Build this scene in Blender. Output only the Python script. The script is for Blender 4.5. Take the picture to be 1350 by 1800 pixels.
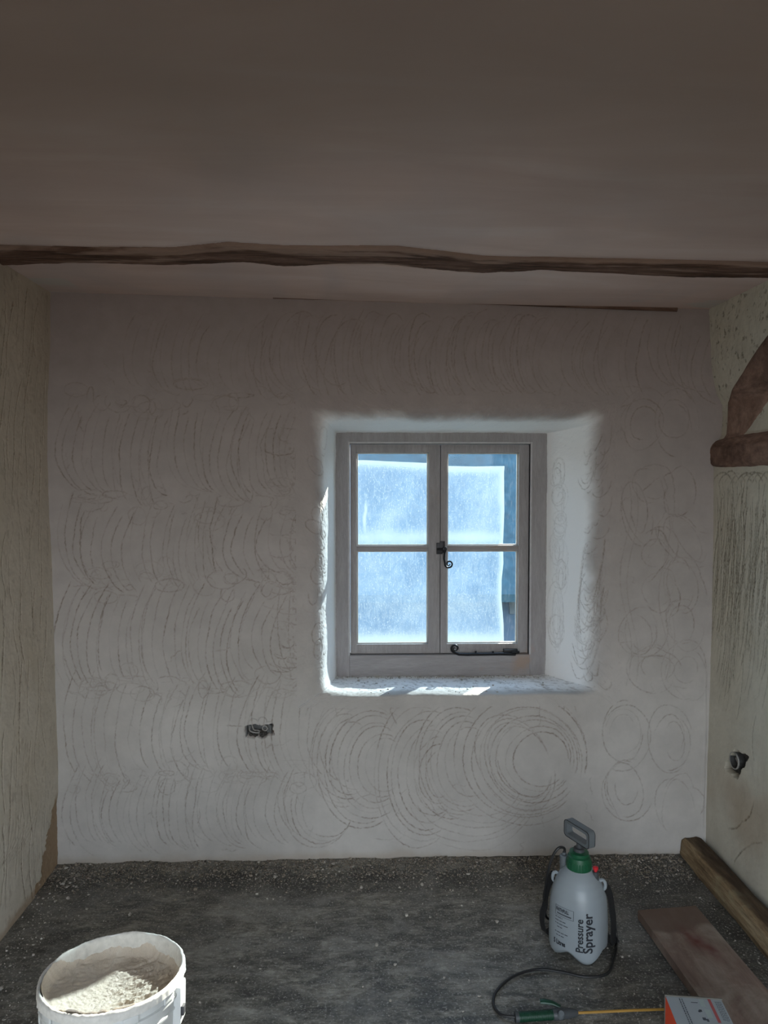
import bpy, bmesh, math, random
import numpy as np
from mathutils import Vector, Matrix

for o in list(bpy.data.objects):
    bpy.data.objects.remove(o)
scene = bpy.context.scene
C = scene.collection
random.seed(7)
rng = np.random.default_rng(7)
PI = math.pi

# ------------------------------------------------------------------ camera
CAM = np.array([0.0, 0.0, 1.5])
F = 1250.0                                  # focal length in pixels of the 1350x1800 frame
PITCH = math.radians(-2.29)
YAW = math.radians(-1.60)
cam_d = bpy.data.cameras.new('camera')
cam_d.sensor_fit = 'VERTICAL'
cam_d.sensor_height = 36.0
cam_d.lens = F / 1800 * 36.0
cam_d.clip_start = 0.05
cam = bpy.data.objects.new('camera', cam_d)
cam.location = CAM
cam.rotation_euler = (PI / 2 + PITCH, 0, YAW)
C.objects.link(cam)
scene.camera = cam
RM = np.array(Matrix.Rotation(YAW, 3, 'Z') @ Matrix.Rotation(PI / 2 + PITCH, 3, 'X'))

def ray(px, py):
    px = np.asarray(px, float); py = np.asarray(py, float)
    d = np.stack([(px - 675) / F, (900 - py) / F, -np.ones_like(px)], -1)
    return d @ RM.T

def at_y(px, py, y):
    d = ray(px, py); t = (y - CAM[1]) / d[..., 1]
    return CAM + d * t[..., None]

def at_x(px, py, x):
    d = ray(px, py); t = (x - CAM[0]) / d[..., 0]
    return CAM + d * t[..., None]

def at_z(px, py, z):
    d = ray(px, py); t = (z - CAM[2]) / d[..., 2]
    return CAM + d * t[..., None]

# ------------------------------------------------------------------ light and exposure
scene.view_settings.view_transform = 'Standard'
scene.view_settings.look = 'None'
scene.view_settings.gamma = 1.0
scene.view_settings.use_curve_mapping = False
scene.view_settings.exposure = 0.0
scene.cycles.use_denoising = True
scene.cycles.max_bounces = 8
scene.cycles.diffuse_bounces = 5
scene.cycles.transparent_max_bounces = 12
scene.cycles.sample_clamp_indirect = 4.0

SUN_DIR = Vector((-0.665, -1.0, -0.695)).normalized()
sun_d = bpy.data.lights.new('sun', 'SUN')
sun_d.energy = 27.0
sun_d.angle = math.radians(0.6)
sun_d.color = (1.0, 0.91, 0.79)
sun = bpy.data.objects.new('sun', sun_d)
sun.rotation_euler = SUN_DIR.to_track_quat('-Z', 'Y').to_euler()
sun.location = (3, 7, 5)
C.objects.link(sun)

world = bpy.data.worlds.new('daylight')
scene.world = world
world.use_nodes = True
wn = world.node_tree.nodes; wl = world.node_tree.links
wn.clear()
w_out = wn.new('ShaderNodeOutputWorld'); w_bg = wn.new('ShaderNodeBackground')
w_tc = wn.new('ShaderNodeTexCoord'); w_sep = wn.new('ShaderNodeSeparateXYZ'); w_r = wn.new('ShaderNodeValToRGB')
w_m = wn.new('ShaderNodeMath'); w_m.operation = 'MULTIPLY_ADD'; w_m.inputs[1].default_value = 0.5; w_m.inputs[2].default_value = 0.5
wl.new(w_tc.outputs['Generated'], w_sep.inputs[0]); wl.new(w_sep.outputs['Z'], w_m.inputs[0])
wl.new(w_m.outputs[0], w_r.inputs[0]); wl.new(w_r.outputs[0], w_bg.inputs[0]); wl.new(w_bg.outputs[0], w_out.inputs[0])
e = w_r.color_ramp.elements
e[0].position = 0.0; e[0].color = (0.10, 0.095, 0.085, 1)
e[1].position = 1.0; e[1].color = (0.45, 0.65, 1.0, 1)
for pos, c in ((0.485, (0.20, 0.19, 0.17, 1)), (0.515, (0.95, 0.98, 1.0, 1)), (0.65, (0.75, 0.88, 1.0, 1))):
    q = e.new(pos); q.color = c
w_bg.inputs[1].default_value = 6.0

D = 2.77            # distance of the window wall
YF = D + 0.28       # front of the window frame
XR = 1.345          # right wall
YB = -1.6           # the room stays open to the daylight behind the camera

# ------------------------------------------------------------------ materials
def new_mat(name):
    m = bpy.data.materials.new(name); m.use_nodes = True
    nt = m.node_tree; b = nt.nodes['Principled BSDF']
    return m, nt, b

def N(nt, t, **kw):
    n = nt.nodes.new(t)
    for k, v in kw.items():
        if k in ('operation', 'blend_type', 'data_type', 'attribute_name', 'noise_dimensions', 'feature', 'interpolation'):
            setattr(n, k, v)
        else:
            n.inputs[k].default_value = v
    return n

def noise(nt, scale, detail=4, rough=0.55, stretch=(1, 1, 1), dist=0.0):
    tc = nt.nodes.new('ShaderNodeTexCoord'); mp = nt.nodes.new('ShaderNodeMapping')
    mp.inputs['Scale'].default_value = stretch
    n = nt.nodes.new('ShaderNodeTexNoise')
    n.inputs['Scale'].default_value = scale; n.inputs['Detail'].default_value = detail
    n.inputs['Roughness'].default_value = rough; n.inputs['Distortion'].default_value = dist
    nt.links.new(tc.outputs['Object'], mp.inputs[0]); nt.links.new(mp.outputs[0], n.inputs['Vector'])
    return n.outputs['Fac']

def ramp(nt, fac, stops):
    r = nt.nodes.new('ShaderNodeValToRGB')
    el = r.color_ramp.elements
    el[0].position, el[0].color = stops[0][0], (*stops[0][1], 1)
    el[1].position, el[1].color = stops[-1][0], (*stops[-1][1], 1)
    for p, c in stops[1:-1]:
        q = el.new(p); q.color = (*c, 1)
    nt.links.new(fac, r.inputs[0])
    return r.outputs[0]

def g(v): return (v, v, v)

def mix(nt, fac, a, b, blend='MIX'):
    m = nt.nodes.new('ShaderNodeMix'); m.data_type = 'RGBA'; m.blend_type = blend
    for sock, v in ((m.inputs[0], fac), (m.inputs[6], a), (m.inputs[7], b)):
        if isinstance(v, (int, float)): sock.default_value = v
        elif isinstance(v, tuple): sock.default_value = (*v, 1)
        else: nt.links.new(v, sock)
    return m.outputs[2]

def attr(nt, name):
    a = nt.nodes.new('ShaderNodeAttribute'); a.attribute_name = name
    return a.outputs['Fac']

def bump(nt, b, h, strength=0.3, dist=0.002):
    n = nt.nodes.new('ShaderNodeBump'); n.inputs['Strength'].default_value = strength; n.inputs['Distance'].default_value = dist
    nt.links.new(h, n.inputs['Height']); nt.links.new(n.outputs[0], b.inputs['Normal'])

def simple(name, col, rough=0.6, metal=0.0, var=0.12, nscale=30, bstr=0.1, stretch=(1, 1, 1), spec=0.5):
    m, nt, b = new_mat(name)
    f = noise(nt, nscale, 4, 0.6, stretch)
    lo = tuple(c * (1 - var) for c in col); hi = tuple(min(1, c * (1 + var)) for c in col)
    nt.links.new(ramp(nt, f, [(0.3, lo), (0.7, hi)]), b.inputs['Base Color'])
    b.inputs['Roughness'].default_value = rough; b.inputs['Metallic'].default_value = metal
    b.inputs['Specular IOR Level'].default_value = spec
    if bstr: bump(nt, b, f, bstr, 0.001)
    return m

def plaster(name, c_lo, c_hi, c_scratch, c_patch, c_top_shade=None):
    """lime plaster: trowelled tone, gritty sand showing in the scratches, bare patches, shade painted in towards the top"""
    m, nt, b = new_mat(name)
    big = noise(nt, 2.2, 5, 0.6)
    fine = noise(nt, 60, 4, 0.6)
    col = ramp(nt, big, [(0.35, c_lo), (0.65, c_hi)])
    if c_top_shade:
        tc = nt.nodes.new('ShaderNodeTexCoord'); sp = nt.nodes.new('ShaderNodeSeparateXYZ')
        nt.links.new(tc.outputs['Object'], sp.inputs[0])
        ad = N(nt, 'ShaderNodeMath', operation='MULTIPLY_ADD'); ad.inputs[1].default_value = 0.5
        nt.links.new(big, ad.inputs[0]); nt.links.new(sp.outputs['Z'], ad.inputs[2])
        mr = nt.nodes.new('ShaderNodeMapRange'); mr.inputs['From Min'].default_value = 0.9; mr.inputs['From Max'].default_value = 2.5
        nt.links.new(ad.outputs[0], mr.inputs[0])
        col = mix(nt, mr.outputs[0], col, c_top_shade)  # browner top tone, deepened to stand in for light fading upwards
    sm = noise(nt, 14, 4, 0.65)
    col = mix(nt, 1.0, col, ramp(nt, sm, [(0.3, g(0.93)), (0.7, g(1.05))]), 'MULTIPLY')
    col = mix(nt, attr(nt, 'pale'), col, (0.82, 0.81, 0.80))  # whiter plaster colour makes the reveal look lit by the window
    col = mix(nt, attr(nt, 'scratch'), col, c_scratch)
    col = mix(nt, attr(nt, 'patch'), col, c_patch)
    nt.links.new(col, b.inputs['Base Color'])
    b.inputs['Roughness'].default_value = 0.92
    b.inputs['Specular IOR Level'].default_value = 0.25
    bump(nt, b, fine, 0.35, 0.0015)
    return m

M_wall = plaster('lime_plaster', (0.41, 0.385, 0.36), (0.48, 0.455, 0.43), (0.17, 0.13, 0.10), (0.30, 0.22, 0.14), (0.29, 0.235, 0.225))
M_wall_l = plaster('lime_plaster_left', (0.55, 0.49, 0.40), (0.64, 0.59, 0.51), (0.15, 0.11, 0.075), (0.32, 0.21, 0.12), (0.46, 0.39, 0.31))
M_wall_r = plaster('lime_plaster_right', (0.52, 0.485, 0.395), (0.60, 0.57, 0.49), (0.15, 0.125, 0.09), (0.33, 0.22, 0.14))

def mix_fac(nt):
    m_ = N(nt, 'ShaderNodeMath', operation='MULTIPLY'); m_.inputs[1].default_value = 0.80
    nt.links.new(attr(nt, 'near_shade'), m_.inputs[0]); return m_.outputs[0]

def ceiling_mat():
    m, nt, b = new_mat('pink_ceiling_plaster')
    tr = noise(nt, 3.0, 6, 0.6, (0.5, 2.2, 1), 0.6)
    col = ramp(nt, tr, [(0.30, (0.57, 0.43, 0.38)), (0.55, (0.64, 0.50, 0.45)), (0.72, (0.68, 0.56, 0.52))])
    cl = noise(nt, 1.6, 2, 0.5)
    col = mix(nt, ramp(nt, cl, [(0.45, g(0)), (0.75, g(0.5))]), col, (0.44, 0.36, 0.34))
    sw = noise(nt, 1.1, 3, 0.5, (1.6, .7, 1), 1.2)
    col = mix(nt, ramp(nt, sw, [(0.48, g(0)), (0.66, g(0.55))]), col, (0.50, 0.43, 0.42))
    col = mix(nt, mix_fac(nt), col, (0.21, 0.155, 0.128))  # light falloff towards the camera painted as darker plaster
    col = mix(nt, attr(nt, 'patch'), col, (0.52, 0.49, 0.45))
    nt.links.new(col, b.inputs['Base Color'])
    b.inputs['Roughness'].default_value = 0.75
    b.inputs['Specular IOR Level'].default_value = 0.3
    bump(nt, b, tr, 0.25, 0.004)
    return m
M_ceil = ceiling_mat()

def floor_mat():
    m, nt, b = new_mat('dusty_dark_floor')
    a = noise(nt, 11, 10, 0.78, (0.6, 1.4, 1), 0.3)
    f = noise(nt, 60, 6, 0.75, (0.6, 1.6, 1))
    pz = noise(nt, 4.5, 9, 0.8, (0.7, 1.2, 1), 0.5)
    col = ramp(nt, a, [(0.34, (0.022, 0.021, 0.019)), (0.47, (0.10, 0.094, 0.080)), (0.57, (0.24, 0.225, 0.19)), (0.70, (0.42, 0.40, 0.36))])
    col = mix(nt, 1.0, col, ramp(nt, f, [(0.3, g(0.45)), (0.5, g(1.0)), (0.72, g(1.9))]), 'MULTIPLY')
    col = mix(nt, ramp(nt, pz, [(0.48, g(0)), (0.66, g(0.8))]), col, (0.30, 0.29, 0.265))
    col = mix(nt, attr(nt, 'floor_dark'), col, (0.016, 0.015, 0.013))
    sp = noise(nt, 130, 3, 0.7)
    col = mix(nt, ramp(nt, sp, [(0.56, g(0)), (0.64, g(0.8))]), col, (0.42, 0.40, 0.365))
    nt.links.new(col, b.inputs['Base Color'])
    rr = ramp(nt, a, [(0.35, g(0.30)), (0.65, g(0.62))])
    nt.links.new(rr, b.inputs['Roughness'])
    bump(nt, b, f, 0.5, 0.003)
    return m
M_floor = floor_mat()

def wood(name, dark, mid, light, stretch, scale=6, rough=0.85, worn=None, smear=None, fv=(0.72, 1.2)):
    m, nt, b = new_mat(name)
    gr = noise(nt, scale, 8, 0.7, stretch, 0.5)
    fine = noise(nt, scale * 6, 5, 0.7, stretch, 0.2)
    bl = noise(nt, 4.5, 5, 0.6)
    col = ramp(nt, gr, [(0.32, dark), (0.5, mid), (0.68, light)])
    col = mix(nt, 1.0, col, ramp(nt, fine, [(0.35, g(fv[0])), (0.65, g(fv[1]))]), 'MULTIPLY')
    if worn:
        col = mix(nt, ramp(nt, bl, [(worn[1], g(0)), (worn[1] + 0.12, g(0.85))]), col, worn[0])
    if smear: col = mix(nt, attr(nt, 'smear'), col, smear)
    nt.links.new(col, b.inputs['Base Color'])
    b.inputs['Roughness'].default_value = rough
    b.inputs['Specular IOR Level'].default_value = 0.3
    bump(nt, b, fine, 0.8, 0.004)
    return m

M_beam = wood('old_dark_timber', (0.035, 0.018, 0.012), (0.12, 0.065, 0.045), (0.24, 0.15, 0.115), (0.35, 3, 3), 9, smear=(0.36, 0.25, 0.20))
M_brace = wood('old_brown_timber', (0.11, 0.065, 0.048), (0.24, 0.15, 0.115), (0.34, 0.23, 0.18), (3, 0.6, 0.6), 7)
M_sole = wood('weathered_softwood', (0.12, 0.075, 0.04), (0.26, 0.18, 0.10), (0.38, 0.29, 0.18), (4, 0.5, 4), 7, worn=((0.36, 0.32, 0.20), 0.55), smear=(0.055, 0.035, 0.022))
M_frame = wood('grey_painted_frame', (0.27, 0.25, 0.25), (0.31, 0.29, 0.29), (0.35, 0.33, 0.33), (3, 1, 0.5), 8, rough=0.7, worn=((0.34, 0.25, 0.20), 0.62), fv=(0.92, 1.06))
M_frame_h = wood('grey_painted_frame_bottom', (0.27, 0.25, 0.25), (0.31, 0.29, 0.29), (0.35, 0.33, 0.33), (0.5, 1, 4), 8, rough=0.7, worn=((0.34, 0.25, 0.20), 0.58), fv=(0.92, 1.06))
M_iron = simple('black_wrought_iron', (0.016, 0.016, 0.018), 0.42, 0.6, 0.3, 90, 0.3)

def plank_mat():
    m, nt, b = new_mat('dusty_plank')
    gr = noise(nt, 7, 7, 0.7, (4, 0.7, 1), 0.5)
    col = ramp(nt, gr, [(0.3, (0.135, 0.085, 0.062)), (0.55, (0.20, 0.135, 0.105)), (0.7, (0.26, 0.19, 0.15))])
    d = noise(nt, 5.5, 6, 0.65, (1, 1, 1), 0.4)
    col = mix(nt, ramp(nt, d, [(0.46, g(0)), (0.66, g(0.7))]), col, (0.33, 0.285, 0.23))
    col = mix(nt, attr(nt, 'bare'), col, (0.125, 0.078, 0.056))
    col = mix(nt, attr(nt, 'stain'), col, (0.12, 0.028, 0.02))
    nt.links.new(col, b.inputs['Base Color'])
    b.inputs['Roughness'].default_value = 0.85
    bump(nt, b, gr, 0.3, 0.002)
    return m
M_plank = plank_mat()

# glass, seen through and slightly dirty
def glass_mat():
    m, nt, b = new_mat('window_glass')
    nt.nodes.remove(b)
    out = nt.nodes['Material Output']
    tr = nt.nodes.new('ShaderNodeBsdfTransparent'); tr.inputs[0].default_value = (0.90, 0.95, 0.96, 1)
    gl = nt.nodes.new('ShaderNodeBsdfGlossy'); gl.inputs['Roughness'].default_value = 0.03
    df = nt.nodes.new('ShaderNodeBsdfTranslucent'); df.inputs[0].default_value = (0.8, 0.85, 0.9, 1)
    lw = nt.nodes.new('ShaderNodeLayerWeight'); lw.inputs[0].default_value = 0.5
    pw = N(nt, 'ShaderNodeMath', operation='POWER'); pw.inputs[1].default_value = 5.0
    fr = N(nt, 'ShaderNodeMath', operation='MULTIPLY_ADD'); fr.inputs[1].default_value = 0.8; fr.inputs[2].default_value = 0.008
    nt.links.new(lw.outputs['Facing'], pw.inputs[0]); nt.links.new(pw.outputs[0], fr.inputs[0])
    m1 = nt.nodes.new('ShaderNodeMixShader'); m2 = nt.nodes.new('ShaderNodeMixShader')
    nt.links.new(fr.outputs[0], m1.inputs[0]); nt.links.new(tr.outputs[0], m1.inputs[1]); nt.links.new(gl.outputs[0], m1.inputs[2])
    dirt = ramp(nt, noise(nt, 60, 6, 0.8, (2.5, 1, 0.6)), [(0.50, g(0.0)), (0.8, g(0.02))])
    nt.links.new(dirt, m2.inputs[0]); nt.links.new(m1.outputs[0], m2.inputs[1]); nt.links.new(df.outputs[0], m2.inputs[2])
    nt.links.new(m2.outputs[0], out.inputs[0])
    return m
M_glass = glass_mat()

def film_mat():
    """milky, scratched protective film on the outside of the panes"""
    m, nt, b = new_mat('milky_protective_film')
    nt.nodes.remove(b)
    out = nt.nodes['Material Output']
    tl = nt.nodes.new('ShaderNodeBsdfTranslucent')
    tr = nt.nodes.new('ShaderNodeBsdfTransparent'); tr.inputs[0].default_value = (0.75, 0.88, 1.0, 1)
    cloud = noise(nt, 3.2, 4, 0.6, (1, 1, 1), 0.3)
    streak = noise(nt, 40, 6, 0.75, (3.2, 1, 0.7))
    speck = noise(nt, 190, 3, 0.7, (1.2, 1, 0.6))
    col = ramp(nt, cloud, [(0.36, (0.055, 0.092, 0.145)), (0.50, (0.08, 0.123, 0.178)), (0.66, (0.125, 0.168, 0.205))])
    col = mix(nt, ramp(nt, streak, [(0.44, g(0)), (0.74, g(0.55))]), col, (0.17, 0.21, 0.24))
    col = mix(nt, ramp(nt, speck, [(0.54, g(0)), (0.70, g(0.5))]), col, (0.26, 0.30, 0.32))
    col = mix(nt, attr(nt, 'edge'), col, (0.20, 0.245, 0.26))
    nt.links.new(col, tl.inputs[0])
    ms = nt.nodes.new('ShaderNodeMixShader'); ms.inputs[0].default_value = 0.36
    nt.links.new(tl.outputs[0], ms.inputs[1]); nt.links.new(tr.outputs[0], ms.inputs[2])
    nt.links.new(ms.outputs[0], out.inputs[0])
    return m
M_film = film_mat()

M_slate = simple('slate_roof', (0.022, 0.052, 0.070), 0.7, 0, 0.25, 8, 0.2, spec=0.2)
M_render = simple('outdoor_render', (0.045, 0.075, 0.115), 0.9, 0, 0.08, 4, 0.1)
M_darkwin = simple('outdoor_window', (0.05, 0.07, 0.09), 0.5, 0, 0.1, 4, 0)
M_grass = simple('outdoor_ground', (0.10, 0.12, 0.07), 0.95, 0, 0.3, 3, 0.2)
M_crumb = simple('plaster_crumb', (0.36, 0.33, 0.29), 0.95, 0, 0.25, 25, 0.2)
M_grit = simple('dark_grit', (0.20, 0.17, 0.135), 0.95, 0, 0.85, 60, 0.2)
M_box = simple('galvanised_box', (0.10, 0.10, 0.10), 0.5, 0.5, 0.4, 60, 0.3)
M_boxdark = simple('hole_rubble', (0.05, 0.045, 0.04), 0.95, 0, 0.6, 60, 0.5)
M_conduit = simple('grey_conduit', (0.30, 0.29, 0.27), 0.6, 0.0, 0.2, 60, 0.1)
M_tub = simple('white_tub_plastic', (0.62, 0.63, 0.62), 0.42, 0, 0.06, 9, 0.05)
M_tubdirt = simple('dried_plaster_splash', (0.66, 0.64, 0.60), 0.9, 0, 0.12, 60, 0.6)
M_clip = simple('dark_clip', (0.04, 0.04, 0.045), 0.5)
M_label = simple('tub_label', (0.52, 0.50, 0.46), 0.6)
M_black = simple('black_plastic', (0.012, 0.012, 0.013), 0.45)
M_strap = simple('black_webbing', (0.010, 0.010, 0.011), 0.8, 0, 0.3, 200, 0.3)
M_green = simple('green_plastic', (0.006, 0.08, 0.034), 0.4, 0, 0.1, 12, 0.02)
M_dgreen = simple('dark_green_plastic', (0.005, 0.045, 0.022), 0.45, 0, 0.1, 12, 0.02)
M_grey = simple('grey_plastic', (0.125, 0.14, 0.15), 0.42, 0, 0.06, 12, 0.02)
M_dgrey = simple('dark_grey_plastic', (0.055, 0.06, 0.065), 0.5, 0, 0.06, 12, 0.02)
M_red = simple('red_plastic', (0.55, 0.02, 0.03), 0.4, 0, 0.05, 12, 0)
M_ink = simple('black_ink', (0.012, 0.015, 0.022), 0.6, 0, 0.0, 12, 0)
M_inkgrey = simple('grey_ink', (0.06, 0.07, 0.085), 0.6, 0, 0.0, 12, 0)
M_lance = simple('yellow_fibreglass', (0.36, 0.20, 0.035), 0.45, 0, 0.06, 30, 0)
M_card = simple('pale_card', (0.34, 0.37, 0.39), 0.65, 0, 0.03, 12, 0.02)
M_orange = simple('orange_card', (0.95, 0.10, 0.035), 0.6, 0, 0.04, 8, 0.02)
M_cardin = simple('brown_card', (0.16, 0.15, 0.13), 0.9, 0, 0.08, 40, 0.1)
M_cred = simple('red_print', (0.42, 0.09, 0.09), 0.6, 0, 0.03, 12, 0)
M_cgreen = simple('pale_print', (0.36, 0.42, 0.40), 0.6, 0, 0.03, 12, 0)

def bottle_mat():
    m, nt, b = new_mat('milky_bottle_plastic')
    f = noise(nt, 7, 2, 0.5)
    nt.links.new(ramp(nt, f, [(0.3, (0.265, 0.30, 0.325)), (0.7, (0.30, 0.335, 0.36))]), b.inputs['Base Color'])
    b.inputs['Roughness'].default_value = 0.36
    b.inputs['Subsurface Weight'].default_value = 0.25
    b.inputs['Subsurface Radius'].default_value = (0.02, 0.02, 0.02)
    b.inputs['Subsurface Scale'].default_value = 0.6
    return m
M_bottle = bottle_mat()

def residue_mat():
    m, nt, b = new_mat('plaster_residue')
    a = noise(nt, 9, 6, 0.65, (1, 1, 1), 0.8)
    k = noise(nt, 38, 5, 0.7, (2.2, 0.8, 1), 0.6)
    col = ramp(nt, a, [(0.3, (0.56, 0.48, 0.39)), (0.6, (0.66, 0.58, 0.49)), (0.8, (0.72, 0.67, 0.60))])
    col = mix(nt, ramp(nt, k, [(0.30, g(0.6)), (0.42, g(0))]), col, (0.38, 0.33, 0.28))
    nt.links.new(col, b.inputs['Base Color'])
    b.inputs['Roughness'].default_value = 0.85
    bump(nt, b, k, 0.8, 0.004)
    return m
M_residue = residue_mat()

# ------------------------------------------------------------------ mesh helpers
def empty(name, loc, label=None, cat=None, kind=None, group=None, rz=0.0):
    o = bpy.data.objects.new(name, None); o.location = loc; o.rotation_euler = (0, 0, rz)
    o.empty_display_size = 0.05
    C.objects.link(o); tag(o, label, cat, kind, group)
    return o

def tag(o, label=None, cat=None, kind=None, group=None):
    if label: o['label'] = label
    if cat: o['category'] = cat
    if kind: o['kind'] = kind
    if group: o['group'] = group
    return o

bpy_update = lambda: bpy.context.view_layer.update()

def link(name, me, mats, parent=None, smooth=True):
    """me is in world space; it is moved into the parent's space when there is one"""
    o = bpy.data.objects.new(name, me)
    for m in (mats if isinstance(mats, (list, tuple)) else [mats]):
        me.materials.append(m)
    if smooth is not None:
        me.polygons.foreach_set('use_smooth', [bool(smooth)] * len(me.polygons))
    C.objects.link(o)
    if parent is not None:
        root = parent; chain = []
        while root is not None: chain.append(root); root = root.parent
        M = Matrix.Identity(4)
        for q in reversed(chain): M = M @ Matrix.LocRotScale(q.location, q.rotation_euler, q.scale)
        me.transform(M.inverted())
        o.parent = parent
    return o

def grid(name, P, mats, attrs=None, keep=None, parent=None, flip=False):
    """P (nu, nv, 3) vertices of a sheet; keep (nu-1, nv-1) faces to keep; attrs name -> (nu, nv)"""
    nu, nv = P.shape[:2]
    idx = np.arange(nu * nv).reshape(nu, nv)
    a, b, c, d = idx[:-1, :-1], idx[1:, :-1], idx[1:, 1:], idx[:-1, 1:]
    q = np.stack([a, d, c, b] if flip else [a, b, c, d], -1)
    q = q[keep] if keep is not None else q.reshape(-1, 4)
    used = np.unique(q); remap = -np.ones(nu * nv, int); remap[used] = np.arange(len(used)); q = remap[q]
    V = P.reshape(-1, 3)[used]
    me = bpy.data.meshes.new(name)
    me.vertices.add(len(V)); me.vertices.foreach_set('co', V.astype(np.float32).ravel())
    nf = len(q)
    me.loops.add(nf * 4); me.loops.foreach_set('vertex_index', q.astype(np.int32).ravel())
    me.polygons.add(nf); me.polygons.foreach_set('loop_start', np.arange(0, nf * 4, 4, dtype=np.int32))
    me.update(calc_edges=True); me.validate()
    for k, v in (attrs or {}).items():
        at = me.attributes.new(k, 'FLOAT', 'POINT'); at.data.foreach_set('value', np.clip(v, 0, 1).reshape(-1)[used].astype(np.float32))
    return link(name, me, mats, parent)

def vnoise(x, y, seed=0):
    """smooth value noise on unit lattice, -1..1"""
    xi = np.floor(x).astype(np.int64); yi = np.floor(y).astype(np.int64)
    fx = x - xi; fy = y - yi
    fx = fx * fx * (3 - 2 * fx); fy = fy * fy * (3 - 2 * fy)
    def h(i, j):
        n = (i * 374761393 + j * 668265263 + seed * 974634777) & 0xffffffff
        n = ((n ^ (n >> 13)) * 1274126177) & 0xffffffff
        n = n ^ (n >> 16)
        return (n & 0xffff) / 32767.5 - 1
    return (h(xi, yi) * (1 - fx) + h(xi + 1, yi) * fx) * (1 - fy) + (h(xi, yi + 1) * (1 - fx) + h(xi + 1, yi + 1) * fx) * fy

def fbm(x, y, scale, octaves=4, seed=0, gain=0.5):
    s = 0; a = 1; t = 0
    for k in range(octaves):
        s = s + a * vnoise(x * scale * 2 ** k, y * scale * 2 ** k, seed + k * 17); t += a; a *= gain
    return s / t

def sstep(a, b, x):
    t = np.clip((x - a) / (b - a), 0, 1); return t * t * (3 - 2 * t)

def carve(H, R, lines, step, depth=0.0026, width=0.0019, ragged=0.9):
    """lines: list of (pts in grid units (n,2), strength) -> H gets valleys, R ridges of crumbs"""
    nu, nv = H.shape
    for pts, st in lines:
        seg = np.linalg.norm(np.diff(pts, axis=0), axis=1); L = np.concatenate([[0], np.cumsum(seg)])
        n = int(L[-1] / 0.45) + 2
        if n < 6: continue
        s = np.linspace(0, L[-1], n)
        p = np.stack([np.interp(s, L, pts[:, 0]), np.interp(s, L, pts[:, 1])], 1)
        k = int(n / 5) + 2
        wob = np.interp(np.arange(n), np.linspace(0, n, k), rng.normal(0, 0.32, k))
        tang = np.gradient(p, axis=0); tang /= np.linalg.norm(tang, axis=1)[:, None] + 1e-9
        nor = np.stack([-tang[:, 1], tang[:, 0]], 1)
        p = p + nor * wob[:, None]
        dash = np.interp(np.arange(n), np.linspace(0, n, k), rng.uniform(1 - ragged, 1.0, k))
        k2 = max(3, int(n / 90) + 2)
        dash2 = np.clip(np.interp(np.arange(n), np.linspace(0, n, k2), rng.uniform(0.15, 1.25, k2)), 0, 1)
        env = np.minimum(1, np.minimum(np.arange(n), np.arange(n)[::-1]) / 12)
        dep = depth * st * dash * dash2 * env
        i0 = np.round(p[:, 0]).astype(int); j0 = np.round(p[:, 1]).astype(int)
        for di in (-1, 0, 1):
            for dj in (-1, 0, 1):
                i = i0 + di; j = j0 + dj
                ok = (i >= 0) & (i < nu) & (j >= 0) & (j < nv)
                d2 = ((i - p[:, 0]) ** 2 + (j - p[:, 1]) ** 2) * step * step
                np.minimum.at(H, (i[ok], j[ok]), (-dep * np.exp(-d2 / width ** 2))[ok])
        off = p + nor * (1.5 * rng.choice([-1, 1], n))[:, None]
        i = np.round(off[:, 0]).astype(int); j = np.round(off[:, 1]).astype(int)
        ok = (i >= 0) & (i < nu) & (j >= 0) & (j < nv) & (rng.random(n) < 0.22)
        np.maximum.at(R, (i[ok], j[ok]), (dep * 0.5 * rng.uniform(0.3, 1, n))[ok])

def arc(cx, cy, rx, ry, a0, a1, rot=0.0, n=40, wob=0.03):
    t = np.radians(np.linspace(a0, a1, n))
    k = 1 + np.interp(np.arange(n), np.linspace(0, n, 6), rng.normal(0, wob, 6))
    x = rx * np.cos(t) * k; y = -ry * np.sin(t) * k
    c, s = math.cos(math.radians(rot)), math.sin(math.radians(rot))
    return np.stack([cx + x * c - y * s, cy + x * s + y * c], 1)

def mesh_from(verts, faces, name='m'):
    me = bpy.data.meshes.new(name); me.from_pydata([tuple(map(float, v)) for v in verts], [], [tuple(f) for f in faces]); me.update()
    return me

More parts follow.
